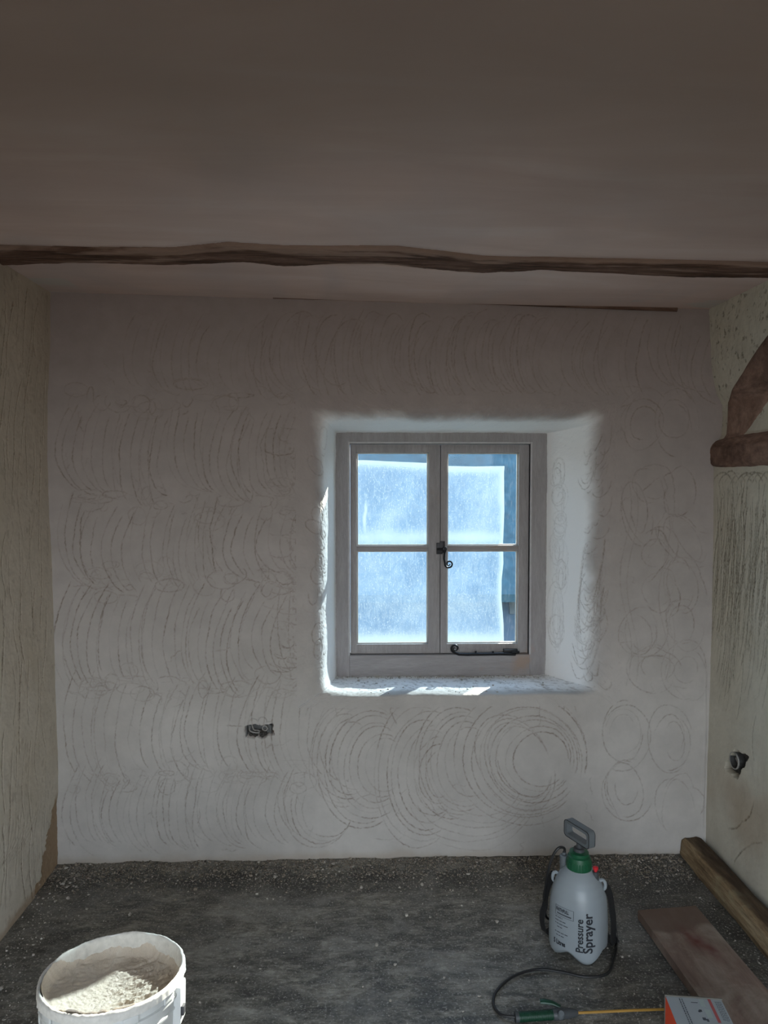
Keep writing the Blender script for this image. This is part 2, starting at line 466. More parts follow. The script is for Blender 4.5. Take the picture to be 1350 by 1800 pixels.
class MB:
    """collects shapes into one mesh, world space"""
    def __init__(s): s.bm = bmesh.new()
    def box(s, lo, hi, bevel=0.0, rot=None, at=None, mi=0, seg=2):
        r = bmesh.ops.create_cube(s.bm, size=1.0)
        vs = r['verts']
        lo = Vector(lo); hi = Vector(hi)
        for v in vs:
            v.co = Vector(((v.co.x + .5) * (hi.x - lo.x) + lo.x, (v.co.y + .5) * (hi.y - lo.y) + lo.y, (v.co.z + .5) * (hi.z - lo.z) + lo.z))
        if bevel:
            es = list({e for v in vs for e in v.link_edges})
            r2 = bmesh.ops.bevel(s.bm, geom=es, offset=bevel, segments=seg, affect='EDGES', profile=0.6)
            vs = list({v for f in r2['faces'] for v in f.verts} | {v for v in vs if v.is_valid})
        if rot is not None: bmesh.ops.rotate(s.bm, verts=vs, cent=(0, 0, 0), matrix=rot)
        if at is not None: bmesh.ops.translate(s.bm, verts=vs, vec=at)
        return s
    def tube(s, pts, r, n=10, caps=True, squash=None):
        pts = [Vector(p) for p in pts]; m = len(pts)
        rs = r if isinstance(r, (list, tuple, np.ndarray)) else [r] * m
        up = None; rings = []
        for i, p in enumerate(pts):
            t = (pts[min(i + 1, m - 1)] - pts[max(i - 1, 0)]).normalized()
            if up is None:
                up = Vector((0, 0, 1)) if abs(t.z) < 0.9 else Vector((1, 0, 0))
            up = (up - t * up.dot(t)).normalized(); sd = t.cross(up)
            ring = []
            for k in range(n):
                a = 2 * PI * k / n
                kx, ky = (squash or (1, 1))
                ring.append(s.bm.verts.new(p + (sd * math.cos(a) * kx + up * math.sin(a) * ky) * rs[i]))
            rings.append(ring)
        for i in range(m - 1):
            for k in range(n):
                s.bm.faces.new((rings[i][k], rings[i][(k + 1) % n], rings[i + 1][(k + 1) % n], rings[i + 1][k]))
        if caps:
            s.bm.faces.new(list(reversed(rings[0]))); s.bm.faces.new(rings[-1])
        return s
    def lathe(s, prof, c, n=48, axis=None):
        """prof list of (r, h) around axis through c"""
        ax = Vector(axis or (0, 0, 1)).normalized()
        u = Vector((1, 0, 0)) if abs(ax.x) < 0.9 else Vector((0, 1, 0))
        u = (u - ax * u.dot(ax)).normalized(); w = ax.cross(u); c = Vector(c)
        rings = []
        for r, h in prof:
            if r < 1e-6: rings.append([s.bm.verts.new(c + ax * h)])
            else: rings.append([s.bm.verts.new(c + ax * h + (u * math.cos(2 * PI * k / n) + w * math.sin(2 * PI * k / n)) * r) for k in range(n)])
        for a, b in zip(rings[:-1], rings[1:]):
            for k in range(n):
                k2 = (k + 1) % n
                if len(a) == 1 and len(b) == 1: continue
                if len(a) == 1: s.bm.faces.new((a[0], b[k2], b[k]))
                elif len(b) == 1: s.bm.faces.new((a[k], a[k2], b[0]))
                else: s.bm.faces.new((a[k], a[k2], b[k2], b[k]))
        return s
    def build(s, name, mat, parent=None, smooth=True, ang=35):
        bmesh.ops.recalc_face_normals(s.bm, faces=s.bm.faces[:])
        for e in s.bm.edges:
            if len(e.link_faces) == 2 and e.calc_face_angle(0) > math.radians(ang): e.smooth = False
        me = bpy.data.meshes.new(name); s.bm.to_mesh(me); s.bm.free()
        return link(name, me, mat, parent, smooth)

def spline(pts, n=12):
    """Catmull-Rom through points"""
    P = [np.array(p, float) for p in pts]; P = [2 * P[0] - P[1]] + P + [2 * P[-1] - P[-2]]
    out = []
    for i in range(1, len(P) - 2):
        for k in range(n):
            t = k / n
            out.append(0.5 * ((2 * P[i]) + (-P[i - 1] + P[i + 1]) * t + (2 * P[i - 1] - 5 * P[i] + 4 * P[i + 1] - P[i + 2]) * t * t + (-P[i - 1] + 3 * P[i] - 3 * P[i + 1] + P[i + 2]) * t ** 3))
    out.append(P[-2]); return [tuple(p) for p in out]

def text_mesh(s, size, bold=0.0, align='LEFT'):
    cu = bpy.data.curves.new('txt', 'FONT'); cu.body = s; cu.size = size; cu.offset = bold; cu.align_x = align
    cu.resolution_u = 3
    o = bpy.data.objects.new('txt', cu); C.objects.link(o); bpy_update()
    me = bpy.data.meshes.new_from_object(o.evaluated_get(bpy.context.evaluated_depsgraph_get()))
    bpy.data.objects.remove(o); bpy.data.curves.remove(cu)
    return me

# ================================================================== SETTING
# ------------------------------------------------------------------ window wall
ST = 0.0025
X0, X1, Z0, Z1 = -1.32, 1.46, -0.03, 2.36
nx = int((X1 - X0) / ST) + 1; nz = int((Z1 - Z0) / ST) + 1
gx = X0 + np.arange(nx) * ST; gz = Z0 + np.arange(nz) * ST
GX, GZ = np.meshgrid(gx, gz, indexing='ij')

def wall_units(p):                     # pixel points -> grid units on the window wall
    w = at_y(p[:, 0], p[:, 1], D)
    return np.stack([(w[:, 0] - X0) / ST, (w[:, 2] - Z0) / ST], 1)

H = np.zeros((nx, nz)); R = np.zeros((nx, nz))
L = []
def add(p, st=1.0): L.append((wall_units(p), st))

# rows of combed scales, left of the window and across its top
rows = [(545, 705, 205, 1225, 0.55), (700, 885, 105, 545, 0.9), (862, 1035, 110, 540, 1.0), (1010, 1215, 95, 530, 1.0),
        (1180, 1375, 105, 520, 0.85), (1330, 1500, 110, 520, 0.75)]
for (ya, yb, xa, xb, st) in rows:
    x = xa + rng.uniform(0, 15)
    while x < xb:
        teeth = rng.integers(2, 6); gap = rng.uniform(11, 20)
        y0 = ya + rng.uniform(-14, 18); y1 = yb + rng.uniform(-16, 14)
        sw = rng.uniform(30, 80); bow = rng.uniform(4, 16); lean = rng.uniform(-6, 14); hook = rng.uniform(0, 26)
        for k in range(teeth):
            t = np.linspace(rng.uniform(0, .18), rng.uniform(.86, 1.0), 36)
            xx_ = x + k * gap - bow * np.sin(t * PI) + sw * (1 - np.sqrt(np.maximum(0, 1 - t ** 5 * .96))) + (lean + 10) * (1 - t) ** 3 * 1.6 + rng.normal(0, 1.5)
            yy_ = y0 + k * 3 + (y1 - y0) * (1 - (1 - t) ** 1.0) - hook * np.maximum(0, t - .8) ** 2 * 12
            add(np.stack([xx_ + np.interp(t, np.linspace(0, 1, 6), rng.normal(0, 1.6, 6)), yy_], 1), st * rng.uniform(0.4, 1.15))
        x += teeth * gap * rng.uniform(0.6, 1.0)
for k in range(210):
    yb_ = rng.choice([705, 880, 1025, 1205, 1365]); x = rng.uniform(130, 540)
    add(arc(x, yb_ + rng.normal(0, 14), rng.uniform(6, 30), rng.uniform(4, 18), rng.uniform(0, 360), rng.uniform(360, 560), wob=.1), rng.uniform(.2, .7))
# denser loops above the window, right part
for x in np.arange(480, 990, 34):
    cx = x + rng.uniform(-6, 6)
    for k in range(2):
        add(arc(cx + k * 9, 622 + rng.uniform(-8, 8), rng.uniform(26, 44), 72 + rng.uniform(-12, 6), 80 + rng.uniform(-30, 30), 280 + rng.uniform(-30, 20), rng.uniform(-10, 6)), rng.uniform(.3, .8))
# big scoops below the window
for (cx, cy, rx, ry, n, a0, a1, rot) in ((640, 1345, 85, 115, 8, 60, 300, 4), (735, 1360, 80, 130, 9, 75, 300, 2), (800, 1340, 75, 105, 6, 80, 290, 0),
                                        (915, 1335, 118, 118, 8, -40, 290, -28), (905, 1340, 60, 88, 4, 0, 330, -25), (600, 1330, 60, 90, 5, 80, 290, 0), (560, 1420, 60, 70, 4, 150, 330, 0)):
    for k in range(n):
        f = 1 - k * 0.085
        add(arc(cx + rng.uniform(-3, 3) + k * 5, cy, rx * f, ry * f, a0 + rng.uniform(-12, 12), a1 + rng.uniform(-15, 10), rot), rng.uniform(0.6, 1.05))
for k in range(6):
    add(arc(820 + k * 6, 1370, 130 - k * 12, 125 - k * 12, 205, 330 + rng.uniform(-10, 10), 0), 0.5)
for (cx, cy, rx, ry, n, gap, rot) in ((1095, 1290, 42, 55, 4, 8, 0), (1180, 1300, 38, 60, 4, 8, 0), (1100, 1390, 45, 60, 4, 9, 0), (1190, 1420, 40, 60, 3, 9, 0),
                                      (1145, 850, 36, 38, 3, 8, 0), (1195, 872, 34, 42, 2, 7, 0), (1130, 740, 46, 58, 4, 9, 0), (1190, 740, 40, 55, 3, 10, 0),
                                      (1150, 970, 36, 46, 4, 6, 20), (1205, 940, 34, 60, 3, 8, -35), (1200, 1030, 36, 62, 3, 8, 0), (1120, 900, 30, 62, 3, 8, -10),
                                      (1125, 1110, 40, 55, 4, 8, 0), (1205, 1090, 34, 45, 3, 8, 0), (1150, 1180, 50, 46, 5, 7, 0), (1205, 1180, 40, 50, 4, 8, 0), (1160, 1040, 36, 40, 3, 7, 0)):
    for k in range(n):
        a = rng.uniform(0, 360)
        add(arc(cx + rng.uniform(-7, 7), cy + rng.uniform(-7, 7), (rx - k * gap * .8) * rng.uniform(.85, 1.1), (ry - k * gap) * rng.uniform(.85, 1.15), a, a + rng.uniform(150, 340), rot + rng.uniform(-14, 14), wob=.07), rng.uniform(0.35, 0.85))
for x in (1100, 1112, 1168, 1176):
    add(np.stack([x + 10 * np.sin(np.linspace(0, 9, 60) + x), np.linspace(820 + rng.uniform(0, 60), 1180 + rng.uniform(0, 60), 60)], 1), 0.35)
# loose hairline cracks
for (pts) in ([(505, 790), (540, 790), (600, 1180)], [(395, 1275), (427, 1277)], [(1245, 938), (1228, 934)], [(1085, 1130), (1112, 1128)], [(690, 1225), (686, 1250), (698, 1275)], [(880, 1222), (884, 1245)], [(990, 1228), (992, 1250)], [(588, 1225), (592, 1262)]):
    if len(pts) == 3 and pts[0][0] == 505: continue
    add(np.array(pts, float).repeat(2, 0)[:-1], 0.8)
for k in range(110):       # fine crazing
    x = rng.uniform(110, 1230); y = rng.uniform(540, 1500); a = rng.uniform(0, 6.28); l = rng.uniform(12, 45)
    t = np.linspace(0, 1, 6)[:, None]
    add(np.array([[x, y]]) + t * l * np.array([[math.cos(a), math.sin(a)]]) + rng.normal(0, 2, (6, 2)), rng.uniform(0.25, 0.6))
# rough strokes left of the window (coarse keyed plaster)
for k in range(60):
    y = rng.uniform(740, 1205); x = rng.uniform(492, 560)
    add(arc(x, y, rng.uniform(10, 30), rng.uniform(5, 16), rng.uniform(150, 220), rng.uniform(280, 360)), rng.uniform(0.5, 1.0))
carve(H, R, L, ST, depth=0.0034)
scr = np.clip(-H / 0.0028, 0, 1) ** 0.95
H += R
W0 = np.stack([GX, np.full_like(GX, D), GZ], -1)
H += 0.005 * fbm(GX, GZ, 1.3, 3, 3) + 0.0007 * fbm(GX, GZ, 30, 3, 5)
# coarse zones around the opening
def pix_dist_box(x0, y0, x1, y1):
    a = at_y(x0, y1, D); b = at_y(x1, y0, D)
    dx = np.maximum(np.maximum(a[0] - GX, GX - b[0]), 0); dz = np.maximum(np.maximum(a[2] - GZ, GZ - b[2]), 0)
    return np.hypot(dx, dz)
rough = np.maximum.reduce([1 - sstep(0, .05, pix_dist_box(515, 780, 560, 1215)), 1 - sstep(0, .03, pix_dist_box(520, 712, 1060, 735)), 0.7 * (1 - sstep(0, .04, pix_dist_box(1060, 760, 1085, 1215)))])
H += rough * (0.0022 * fbm(GX, GZ, 55, 4, 9, 0.7))
scr = np.maximum(scr, rough * 0.35 * sstep(0.15, 0.5, -fbm(GX, GZ, 90, 3, 12)))
# broken socket hole with drilled dents above
hc = at_y(455, 1285, D)
u = (GX - hc[0]); v = (GZ - hc[2])
edge = 0.011 * fbm(GX, GZ, 45, 3, 21)
hole = (np.abs(u) < 0.052 + edge) & (v < 0.022 + edge * .5) & (v > -0.026 + edge)
hd = (np.abs(u + 0.008) < 0.0) 
for (dx, r, dz) in ((-0.022, 0.021, 0.030), (0.014, 0.019, 0.038), (0.040, 0.020, 0.018)):
    dd = np.hypot(u - dx, v - dz); H -= 0.006 * (1 - sstep(r * .75, r, dd)) * (v > 0.015)
patch = np.zeros_like(H); patch[hole] = 0
H[hole] = -0.035
scr[hole] = 1
# pale bead of filler down the right corner
bx = at_y(1236.5, 1400, D)[0] - 0.002 * np.sin(GZ * 9)
H += 0.005 * np.exp(-((GX - bx) / 0.004) ** 2) * sstep(0.08, .2, GZ) * (1 - sstep(0.5, .8, GZ))
# ragged foot of the plaster
patch = np.maximum(patch, 0.35 * (1 - sstep(0.012, 0.05, GZ + 0.022 * fbm(GX, GZ, 12, 4, 31))))
# opening
pF = dict(l=593, r=952, t=763, b=1186)
FL = at_y(pF['l'], 980, YF + .02)[0]; FR = at_y(pF['r'], 980, YF + .02)[0]
FT = at_y(770, pF['t'], YF + .02)[2]; FB = at_y(770, pF['b'], YF + .02)[2]
CL = at_y(566, 980, D)[0]; CR = at_y(1055, 980, D)[0]; CT = at_y(770, 733, D)[2]; CB = at_y(770, 1221, D)[2]
i0 = int(round((CL - 0.10 - X0) / ST)); i1 = int(round((CR + 0.075 - X0) / ST))
j0 = int(round((CB - 0.05 - Z0) / ST)); j1 = int(round((CT + 0.085 - Z0) / ST))
keep = np.ones((nx - 1, nz - 1), bool); keep[i0:i1, j0:j1] = False
# opening corner at right top is softer: fade displacement to zero on the seam is not needed, both sheets share H
W = W0.copy(); W[..., 1] = D - H
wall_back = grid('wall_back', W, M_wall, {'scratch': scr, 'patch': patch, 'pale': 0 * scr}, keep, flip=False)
tag(wall_back, kind='structure')

# reveal: perimeter loop x depth profile
def loopidx():
    s = []
    for i in range(i0, i1): s.append((i, j0, 0, (i - i0) / (i1 - i0)))
    for j in range(j0, j1): s.append((i1, j, 1, (j - j0) / (j1 - j0)))
    for i in range(i1, i0, -1): s.append((i, j1, 2, (i1 - i) / (i1 - i0)))
    for j in range(j1, j0, -1): s.append((i0, j, 3, (j1 - j) / (j1 - j0)))
    s.append((i0, j0, 0, 0.0)); return s
S = loopidx(); ns = len(S)
Ocor = [(gx[i0], gz[j0]), (gx[i1], gz[j0]), (gx[i1], gz[j1]), (gx[i0], gz[j1])]
Ccor = [(CL - .012, CB), (CR + .012, CB), (CR, CT), (CL, CT)]
Fcor = [(FL, FB), (FR, FB), (FR, FT), (FL, FT)]
def on(cor, side, f):
    a = np.array(cor[side]); b = np.array(cor[(side + 1) % 4]); return a + (b - a) * f
nt_ = 150
T = np.linspace(0, 1, nt_)
ringP = np.zeros((ns, nt_, 3))
rad = np.zeros(ns); sfrac = np.zeros(ns)
RAD = [0.014, 0.062, 0.055, 0.060]
for k, (i, j, sd, f) in enumerate(S):
    w0 = sstep(0.0, 0.13, f); w1 = sstep(0.0, 0.13, 1 - f)
    rp = RAD[sd - 1]; rn = RAD[(sd + 1) % 4]; rc = RAD[sd]
    rad[k] = rc + (rp - rc) * 0.5 * (1 - w0) + (rn - rc) * 0.5 * (1 - w1)
for k, (i, j, sd, f) in enumerate(S):
    o = np.array([gx[i], D - H[i, j], gz[j]])
    c2 = on(Ccor, sd, f); f2 = on(Fcor, sd, f)
    # soft rounding of the opening corners
    cc = np.array([(CL + CR) / 2, (CB + CT) / 2]); corner = max(0, 1 - min(f, 1 - f) / 0.10) ** 2
    c2 = c2 + (cc - c2) * 0.035 * corner
    wobc = 0.006 * fbm(np.array([f * 3 + sd * 7.0]), np.array([0.5]), 2.0, 3, 41)[0]
    n2 = (c2 - cc) / np.linalg.norm(c2 - cc)
    c2 = c2 + n2 * wobc
    c = np.array([c2[0], D, c2[1]]); fr = np.array([f2[0], YF + 0.03, f2[1]])
    r = rad[k]
    l1 = np.linalg.norm(c - o); l2 = np.linalg.norm(fr - c)
    r1 = min(r, l1 * 0.95); r2 = min(r * 1.5, l2 * 0.9)
    a = c + (o - c) * (r1 / l1); b = c + (fr - c) * (r2 / l2)
    bz = np.array([(1 - t) ** 2 * a + 2 * t * (1 - t) * c + t * t * b for t in np.linspace(0, 1, 24)])
    poly = np.vstack([o[None], bz, fr[None]])
    ll = np.concatenate([[0], np.cumsum(np.linalg.norm(np.diff(poly, axis=0), axis=1))])
    q = T * ll[-1]
    for ax in range(3): ringP[k, :, ax] = np.interp(q, ll, poly[:, ax])
# relief on the reveal
sidx = np.array([s[2] for s in S]); fv = np.array([s[3] for s in S])
RH = np.zeros((ns, nt_)); RR = np.zeros((ns, nt_))
ks = np.arange(ns)
b_side = [np.where(sidx[:-1] == q)[0] for q in range(4)]
def rp(side, f, t): return (b_side[side][0] + f * (b_side[side][-1] - b_side[side][0]), t * (nt_ - 1))
RL = []
def reveal_arc(side, fc, tc, rf, rt, a0, a1, st=0.8):
    st = st * .75
    t = np.radians(np.linspace(a0, a1, 40)); ln = b_side[side][-1] - b_side[side][0]
    kk = 1 + np.interp(np.arange(40), np.linspace(0, 40, 6), rng.normal(0, .04, 6))
    RL.append((np.stack([b_side[side][0] + (fc + rf * np.cos(t) * kk) * ln, (tc + rt * np.sin(t) * kk) * (nt_ - 1)], 1), st))
for fc, tc, rf, rt, n in ((0.23, .76, .13, .12, 7), (0.42, .70, .07, .10, 4), (0.52, .74, .07, .11, 5), (0.62, .72, .06, .10, 5), (0.72, .75, .06, .10, 5), (0.82, .76, .06, .09, 4)):
    for k in range(n + 2):
        reveal_arc(1, fc + rng.uniform(-.03, .03), tc + rng.uniform(-.03, .03), rf * rng.uniform(.35, 1.05), rt * rng.uniform(.3, 1.05), rng.uniform(0, 180), rng.uniform(300, 520), rng.uniform(.25, .6))
for k in range(70):
    reveal_arc(1, rng.uniform(.05, .95), rng.uniform(.16, .40), rng.uniform(.02, .07), rng.uniform(.04, .10), rng.uniform(100, 200), rng.uniform(230, 300), rng.uniform(.5, .9))
for k in range(14):
    fc = 0.60 - 0.012 * k
    reveal_arc(1, 0.62 - .02 * k, 0.30 + .01 * k, 0.26 + .005 * k, .16 + .008 * k, 150 + rng.uniform(-15, 15), 250 + rng.uniform(-15, 20), rng.uniform(.6, 1))
for k in range(9):
    reveal_arc(1, 0.38 - .02 * k, 0.28, 0.18, .14 + .008 * k, 10 + rng.uniform(-15, 15), 120 + rng.uniform(-15, 20), rng.uniform(.5, .9))
for k in range(24):
    reveal_arc(3, rng.uniform(.05, .95), rng.uniform(.15, .4), rng.uniform(.02, .05), rng.uniform(.05, .12), rng.uniform(0, 360), rng.uniform(400, 560), rng.uniform(.5, .9))
RL = [(p_, s_ * 1.5) for p_, s_ in RL]
carve(RH, RR, RL, 0.0028, depth=0.0036, width=0.0026)
rscr = np.clip(-RH / 0.0030, 0, 1)
KK, TT = np.meshgrid(ks * 0.0025, T * 0.42, indexing='ij')
rr = 0.0025 * fbm(KK, TT, 8, 3, 51) + 0.0010 * fbm(KK, TT, 60, 3, 55, .7)
ruf = np.interp(T, [0, .08, .35, .55, 1], [0, 1, 1, .35, .25])[None, :] * np.where(sidx == 0, 0.8, 1.0)[:, None]
rr = rr + ruf * 0.0022 * fbm(KK, TT, 70, 4, 57, .75)
sill_m = (sidx == 0)[:, None] * sstep(0.16, .3, T)[None, :]
rr = rr + sill_m * (0.003 * fbm(KK, TT, 25, 5, 61, .7))
rscr = np.maximum(rscr, sill_m * 0.5 * sstep(.1, .4, fbm(KK, TT, 60, 4, 63)))
fade = np.minimum(1, T / 0.05)[None, :] * (1 - sstep(0.97, 1.0, T))[None, :]
disp = (RH + RR + rr) * fade
dk = np.gradient(ringP, axis=0); dt = np.gradient(ringP, axis=1)
nrm = np.cross(dk, dt); nrm /= np.linalg.norm(nrm, axis=2)[..., None] + 1e-9
if nrm[10, 2, 1] > 0: nrm = -nrm       # must point towards the room
ringP = ringP + nrm * disp[..., None]
reveal = grid('window_reveal', ringP, M_wall, {'scratch': rscr * .7, 'patch': 0 * rscr, 'pale': np.clip(sstep(.18, .42, TT / .42 + .10 * fbm(KK, TT, 9, 4, 66)), 0, 1)}, flip=True)  # pale mask: window brightness put into the reveal colour
reveal.name = 'wall_reveal'
tag(reveal, kind='structure')

# ------------------------------------------------------------------ side walls
def side_wall(name, xw, sgn, prof, mat, lines, extra=None, patches=None):
    ys = np.concatenate([np.linspace(YB, 2.04, 40), np.arange(2.06, 2.862, ST)])
    zs = np.arange(-0.03, 2.40, ST)
    j_f = 40
    Y, Z = np.meshgrid(ys, zs, indexing='ij')
    H = np.zeros_like(Y); R = np.zeros_like(Y)
    LL = []
    for p, st in lines:
        w = at_x(p[:, 0], p[:, 1], xw)
        LL.append((np.stack([(w[:, 1] - 2.06) / ST + j_f, (w[:, 2] + 0.03) / ST], 1), st))
    carve(H, R, LL, ST, depth=0.0045, width=0.0030)
    sc = np.clip(-H / 0.0040, 0, 1)
    H += R + 0.0008 * fbm(Y, Z, 30, 3, 71)
    H += 0.006 * fbm(Y, Z, 1.8, 3, 73 + int(sgn))
    pa = np.zeros_like(H)
    if extra is not None: H, sc, pa = extra(Y, Z, H, sc, pa)
    X = np.interp(Z, prof[0], prof[1]) - sgn * H
    P = np.stack([X, Y, Z], -1)
    o = grid(name, P, mat, {'scratch': sc, 'patch': pa}, flip=(sgn > 0))
    return tag(o, kind='structure')

lp = np.array([(89, 500), (89, 600), (83, 700), (82, 800), (86, 900), (90, 1000), (96, 1150), (101, 1300), (104, 1450), (106, 1530)], float)
lw = at_y(lp[:, 0], lp[:, 1], D)
profL = (lw[::-1, 2], lw[::-1, 0])
XL = float(np.mean(lw[:, 0]))
lines = []
for band in range(8):
    y0 = 520 + band * 130
    for k in range(7):
        x = 6 + k * 12 + rng.uniform(-4, 4); yy0 = y0 + rng.uniform(-25, 25); yy1 = yy0 + rng.uniform(90, 190)
        t = np.linspace(0, 1, 20)
        bow = rng.uniform(-9, 5)
        lines.append((np.stack([x + bow * np.sin(t * PI) - 10 * t * rng.uniform(-.3, 1), yy0 + (yy1 - yy0) * t], 1), rng.uniform(.8, 1.6)))
for k in range(10):
    t = np.linspace(0, 1, 20)
    lines.append((np.stack([70 - 7 * k + 4 * k * 0 - 45 * t * t, 1395 + 6 * k + 110 * t], 1)[:, :], rng.uniform(.3, .7)))
def exL(Y, Z, H, sc, pa):
    H = H + 0.0012 * fbm(Y, Z, 40, 4, 81, .7)
    pit = sstep(.35, .55, fbm(Y * 1.0, Z * 0.5, 60, 3, 83)) * 0.3
    H = H - 0.0015 * pit; sc = np.maximum(sc, pit * .7)
    # raw patch in the bottom corner
    e = sstep(0.0, .02, (Y - 2.58) + 0.09 * fbm(Y, Z, 14, 5, 84, .65) - 0.6 * np.maximum(0, Z - .02)) * (1 - sstep(.26, .31, Z + .03 * fbm(Y, Z, 14, 3, 85)))
    pa = np.maximum(pa, e * .85); H = H - e * (.006 + .003 * fbm(Y, Z, 40, 3, 86))
    pa = np.maximum(pa, .6 * (1 - sstep(.01, .04, Z + .02 * fbm(Y, Z, 16, 4, 87))))
    return H, sc, pa
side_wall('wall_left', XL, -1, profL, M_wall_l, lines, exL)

rpx = np.array([(1246, 520), (1247, 560), (1251, 640), (1258, 690), (1270, 712), (1268, 765), (1254, 788), (1254, 830), (1255, 950), (1252, 1100), (1247, 1250), (1243, 1380), (1240, 1500), (1239, 1530)], float)
rw = at_y(rpx[:, 0], rpx[:, 1], D)
profR = (rw[::-1, 2], rw[::-1, 0])
XR = float(at_y(1250.0, 1000.0, D)[0])
lines = []
for k in range(110):
    y0 = rng.uniform(835, 1010); t = np.linspace(0, 1, 24); x = rng.uniform(1256, 1352); ln = rng.uniform(80, 230)
    bow = rng.uniform(-10, 12)
    lines.append((np.stack([x + bow * np.sin(t * 2.2) - 14 * t, y0 + ln * t], 1), rng.uniform(.7, 1.2)))
for k in range(50):
    y0 = rng.uniform(1020, 1150); t = np.linspace(0, 1, 20); x = rng.uniform(1262, 1352); ln = rng.uniform(50, 130)
    lines.append((np.stack([x - 10 * t + 3 * np.sin(t * 3), y0 + ln * t], 1), rng.uniform(.4, .9)))
for k in range(9):
    lines.append((arc(1270 + 10 * k, 870, 22, 40, 30, 150), .9))
lines.append((arc(1280, 1395, 46, 60, 270, 350), 1.1)); lines.append((arc(1345, 1530, 55, 50, 95, 175), 1.0)); lines.append((arc(1340, 1300, 18, 60, 130, 220), .8))
hr = at_x(1293.0, 1341.0, XR)
def exR(Y, Z, H, sc, pa):
    up = sstep(1.70, 1.74, Z)
    pits = sstep(.25, .5, fbm(Y * 1.3, Z, 48, 4, 91, .7)) * up
    H = H - 0.003 * pits + up * .002 * fbm(Y, Z, 24, 4, 92, .6); sc = np.maximum(sc, .7 * pits)
    H = H + .0010 * fbm(Y, Z, 40, 4, 93, .7)
    st = sstep(.1, .5, fbm(Y, Z, 3, 4, 94)) * (1 - sstep(.35, .75, Z)) * .35
    pa = np.maximum(pa, st)
    u = Y - hr[1]; v = Z - hr[2]; ed = .010 * fbm(Y, Z, 40, 3, 95)
    hole = (np.abs(u * 0.75 + v * .5) < .036 + ed) & (np.abs(v) < 0.055 + ed)
    H[hole] = -.035; sc[hole] = 1
    return H, sc, pa
side_wall('wall_right', XR, 1, profR, M_wall_r, lines, exR)

# ------------------------------------------------------------------ ceiling
zl = at_y(90.0, 515.0, D)[2]; zr = at_y(1247.0, 545.0, D)[2]
zs_ = (zr - zl) / (at_y(1247.0, 545.0, D)[0] - at_y(90.0, 515.0, D)[0])
xl_ = at_y(90.0, 515.0, D)[0]
def zceil(x): return zl + (x - xl_) * zs_
cxs = np.linspace(-1.36, 1.50, 240); cys = np.concatenate([np.linspace(YB, 1.9, 90), np.linspace(1.92, 2.81, 150)])
CX, CY = np.meshgrid(cxs, cys, indexing='ij')
def beam_edges():
    near = [(-60, 436), (0, 438), (150, 441), (300, 441), (400, 431), (500, 437), (700, 437), (850, 455), (1000, 458), (1200, 462), (1400, 468)]
    far = [(-60, 470), (0, 468), (130, 462), (200, 462), (280, 466), (430, 461), (500, 469), (570, 465), (670, 465), (730, 470), (780, 475), (840, 480), (900, 477), (950, 473), (1030, 478), (1100, 482), (1200, 488), (1300, 489), (1400, 486)]
    def w(ps):
        ps = np.array(ps, float); d = ray(ps[:, 0], ps[:, 1])
        # plane z = zl + (x-xl)*s  -> solve t
        t = (zl - xl_ * zs_ - CAM[2]) / (d[:, 2] - zs_ * d[:, 0]); p = CAM + d * t[:, None]
        o = np.argsort(p[:, 0]); return p[o, 0], p[o, 1]
    return w(near), w(far)
(bnx, bny), (bfx, bfy) = beam_edges()
NE = np.interp(CX, bnx, bny); FE = np.interp(CX, bfx, bfy)
cz = zceil(CX) + 0.004 * fbm(CX, CY, 1.5, 3, 101)
# near panel hangs slightly below the far one and its edge rolls up onto the beam
lipn = 0.010 * (1 - sstep(0, .05, NE - CY)) * (CY < NE)
cz = cz + lipn
cz = np.where((CY > NE) & (CY < FE), cz + 0.012, cz)
sm = sstep(.1, .45, fbm(CX * .5, CY * 2, 9, 4, 103)) * ((CX < -1.05) * sstep(2.45, 2.6, CY) + (CX > 1.0) * sstep(2.40, 2.55, CY))
ceil = grid('ceiling', np.stack([CX, CY, cz], -1), M_ceil, {'patch': sm * .8, 'near_shade': np.clip(sstep(2.15, 1.15, CY + .25 * fbm(CX, CY, 1.6, 3, 105)), 0, 1)}, flip=True)  # painted shade grows towards the camera
tag(ceil, kind='structure')

# exposed beam underside
bxs = np.arange(-1.34, 1.48, 0.006); nb = 46
vv = np.linspace(0, 1, nb)
BX, BV = np.meshgrid(bxs, vv, indexing='ij')
ne = np.interp(BX, bnx, bny) + .006 * fbm(BX, BX * 0, 9, 4, 110); fe = np.interp(BX, bfx, bfy) + .004 * fbm(BX, BX * 0 + 3, 12, 4, 111)
BY = ne + (fe - ne) * BV
prof_b = np.interp(BV, [0, .06, .2, .85, .95, 1], [.020, .002, -.004, -.006, 0.002, .030])
BZ = zceil(BX) + prof_b + 0.004 * fbm(BX * .35, BY * 4, 9, 5, 112, .65) + .0015 * fbm(BX * .3, BY * 5, 40, 3, 113, .6)
bsm = np.maximum(.8 * sstep(.16, .02, BV + .30 * fbm(BX, BV, 5, 4, 114, .6)), .6 * sstep(.86, 1, BV + .12 * fbm(BX, BV, 7, 4, 115)))
bsm = np.maximum(bsm, .8 * sstep(.25, .5, fbm(BX * .6, BV * .9, 4, 5, 116, .6)))
beam = grid('ceiling_beam', np.stack([BX, BY, BZ], -1), M_beam, {'smear': bsm * .85}, flip=True)
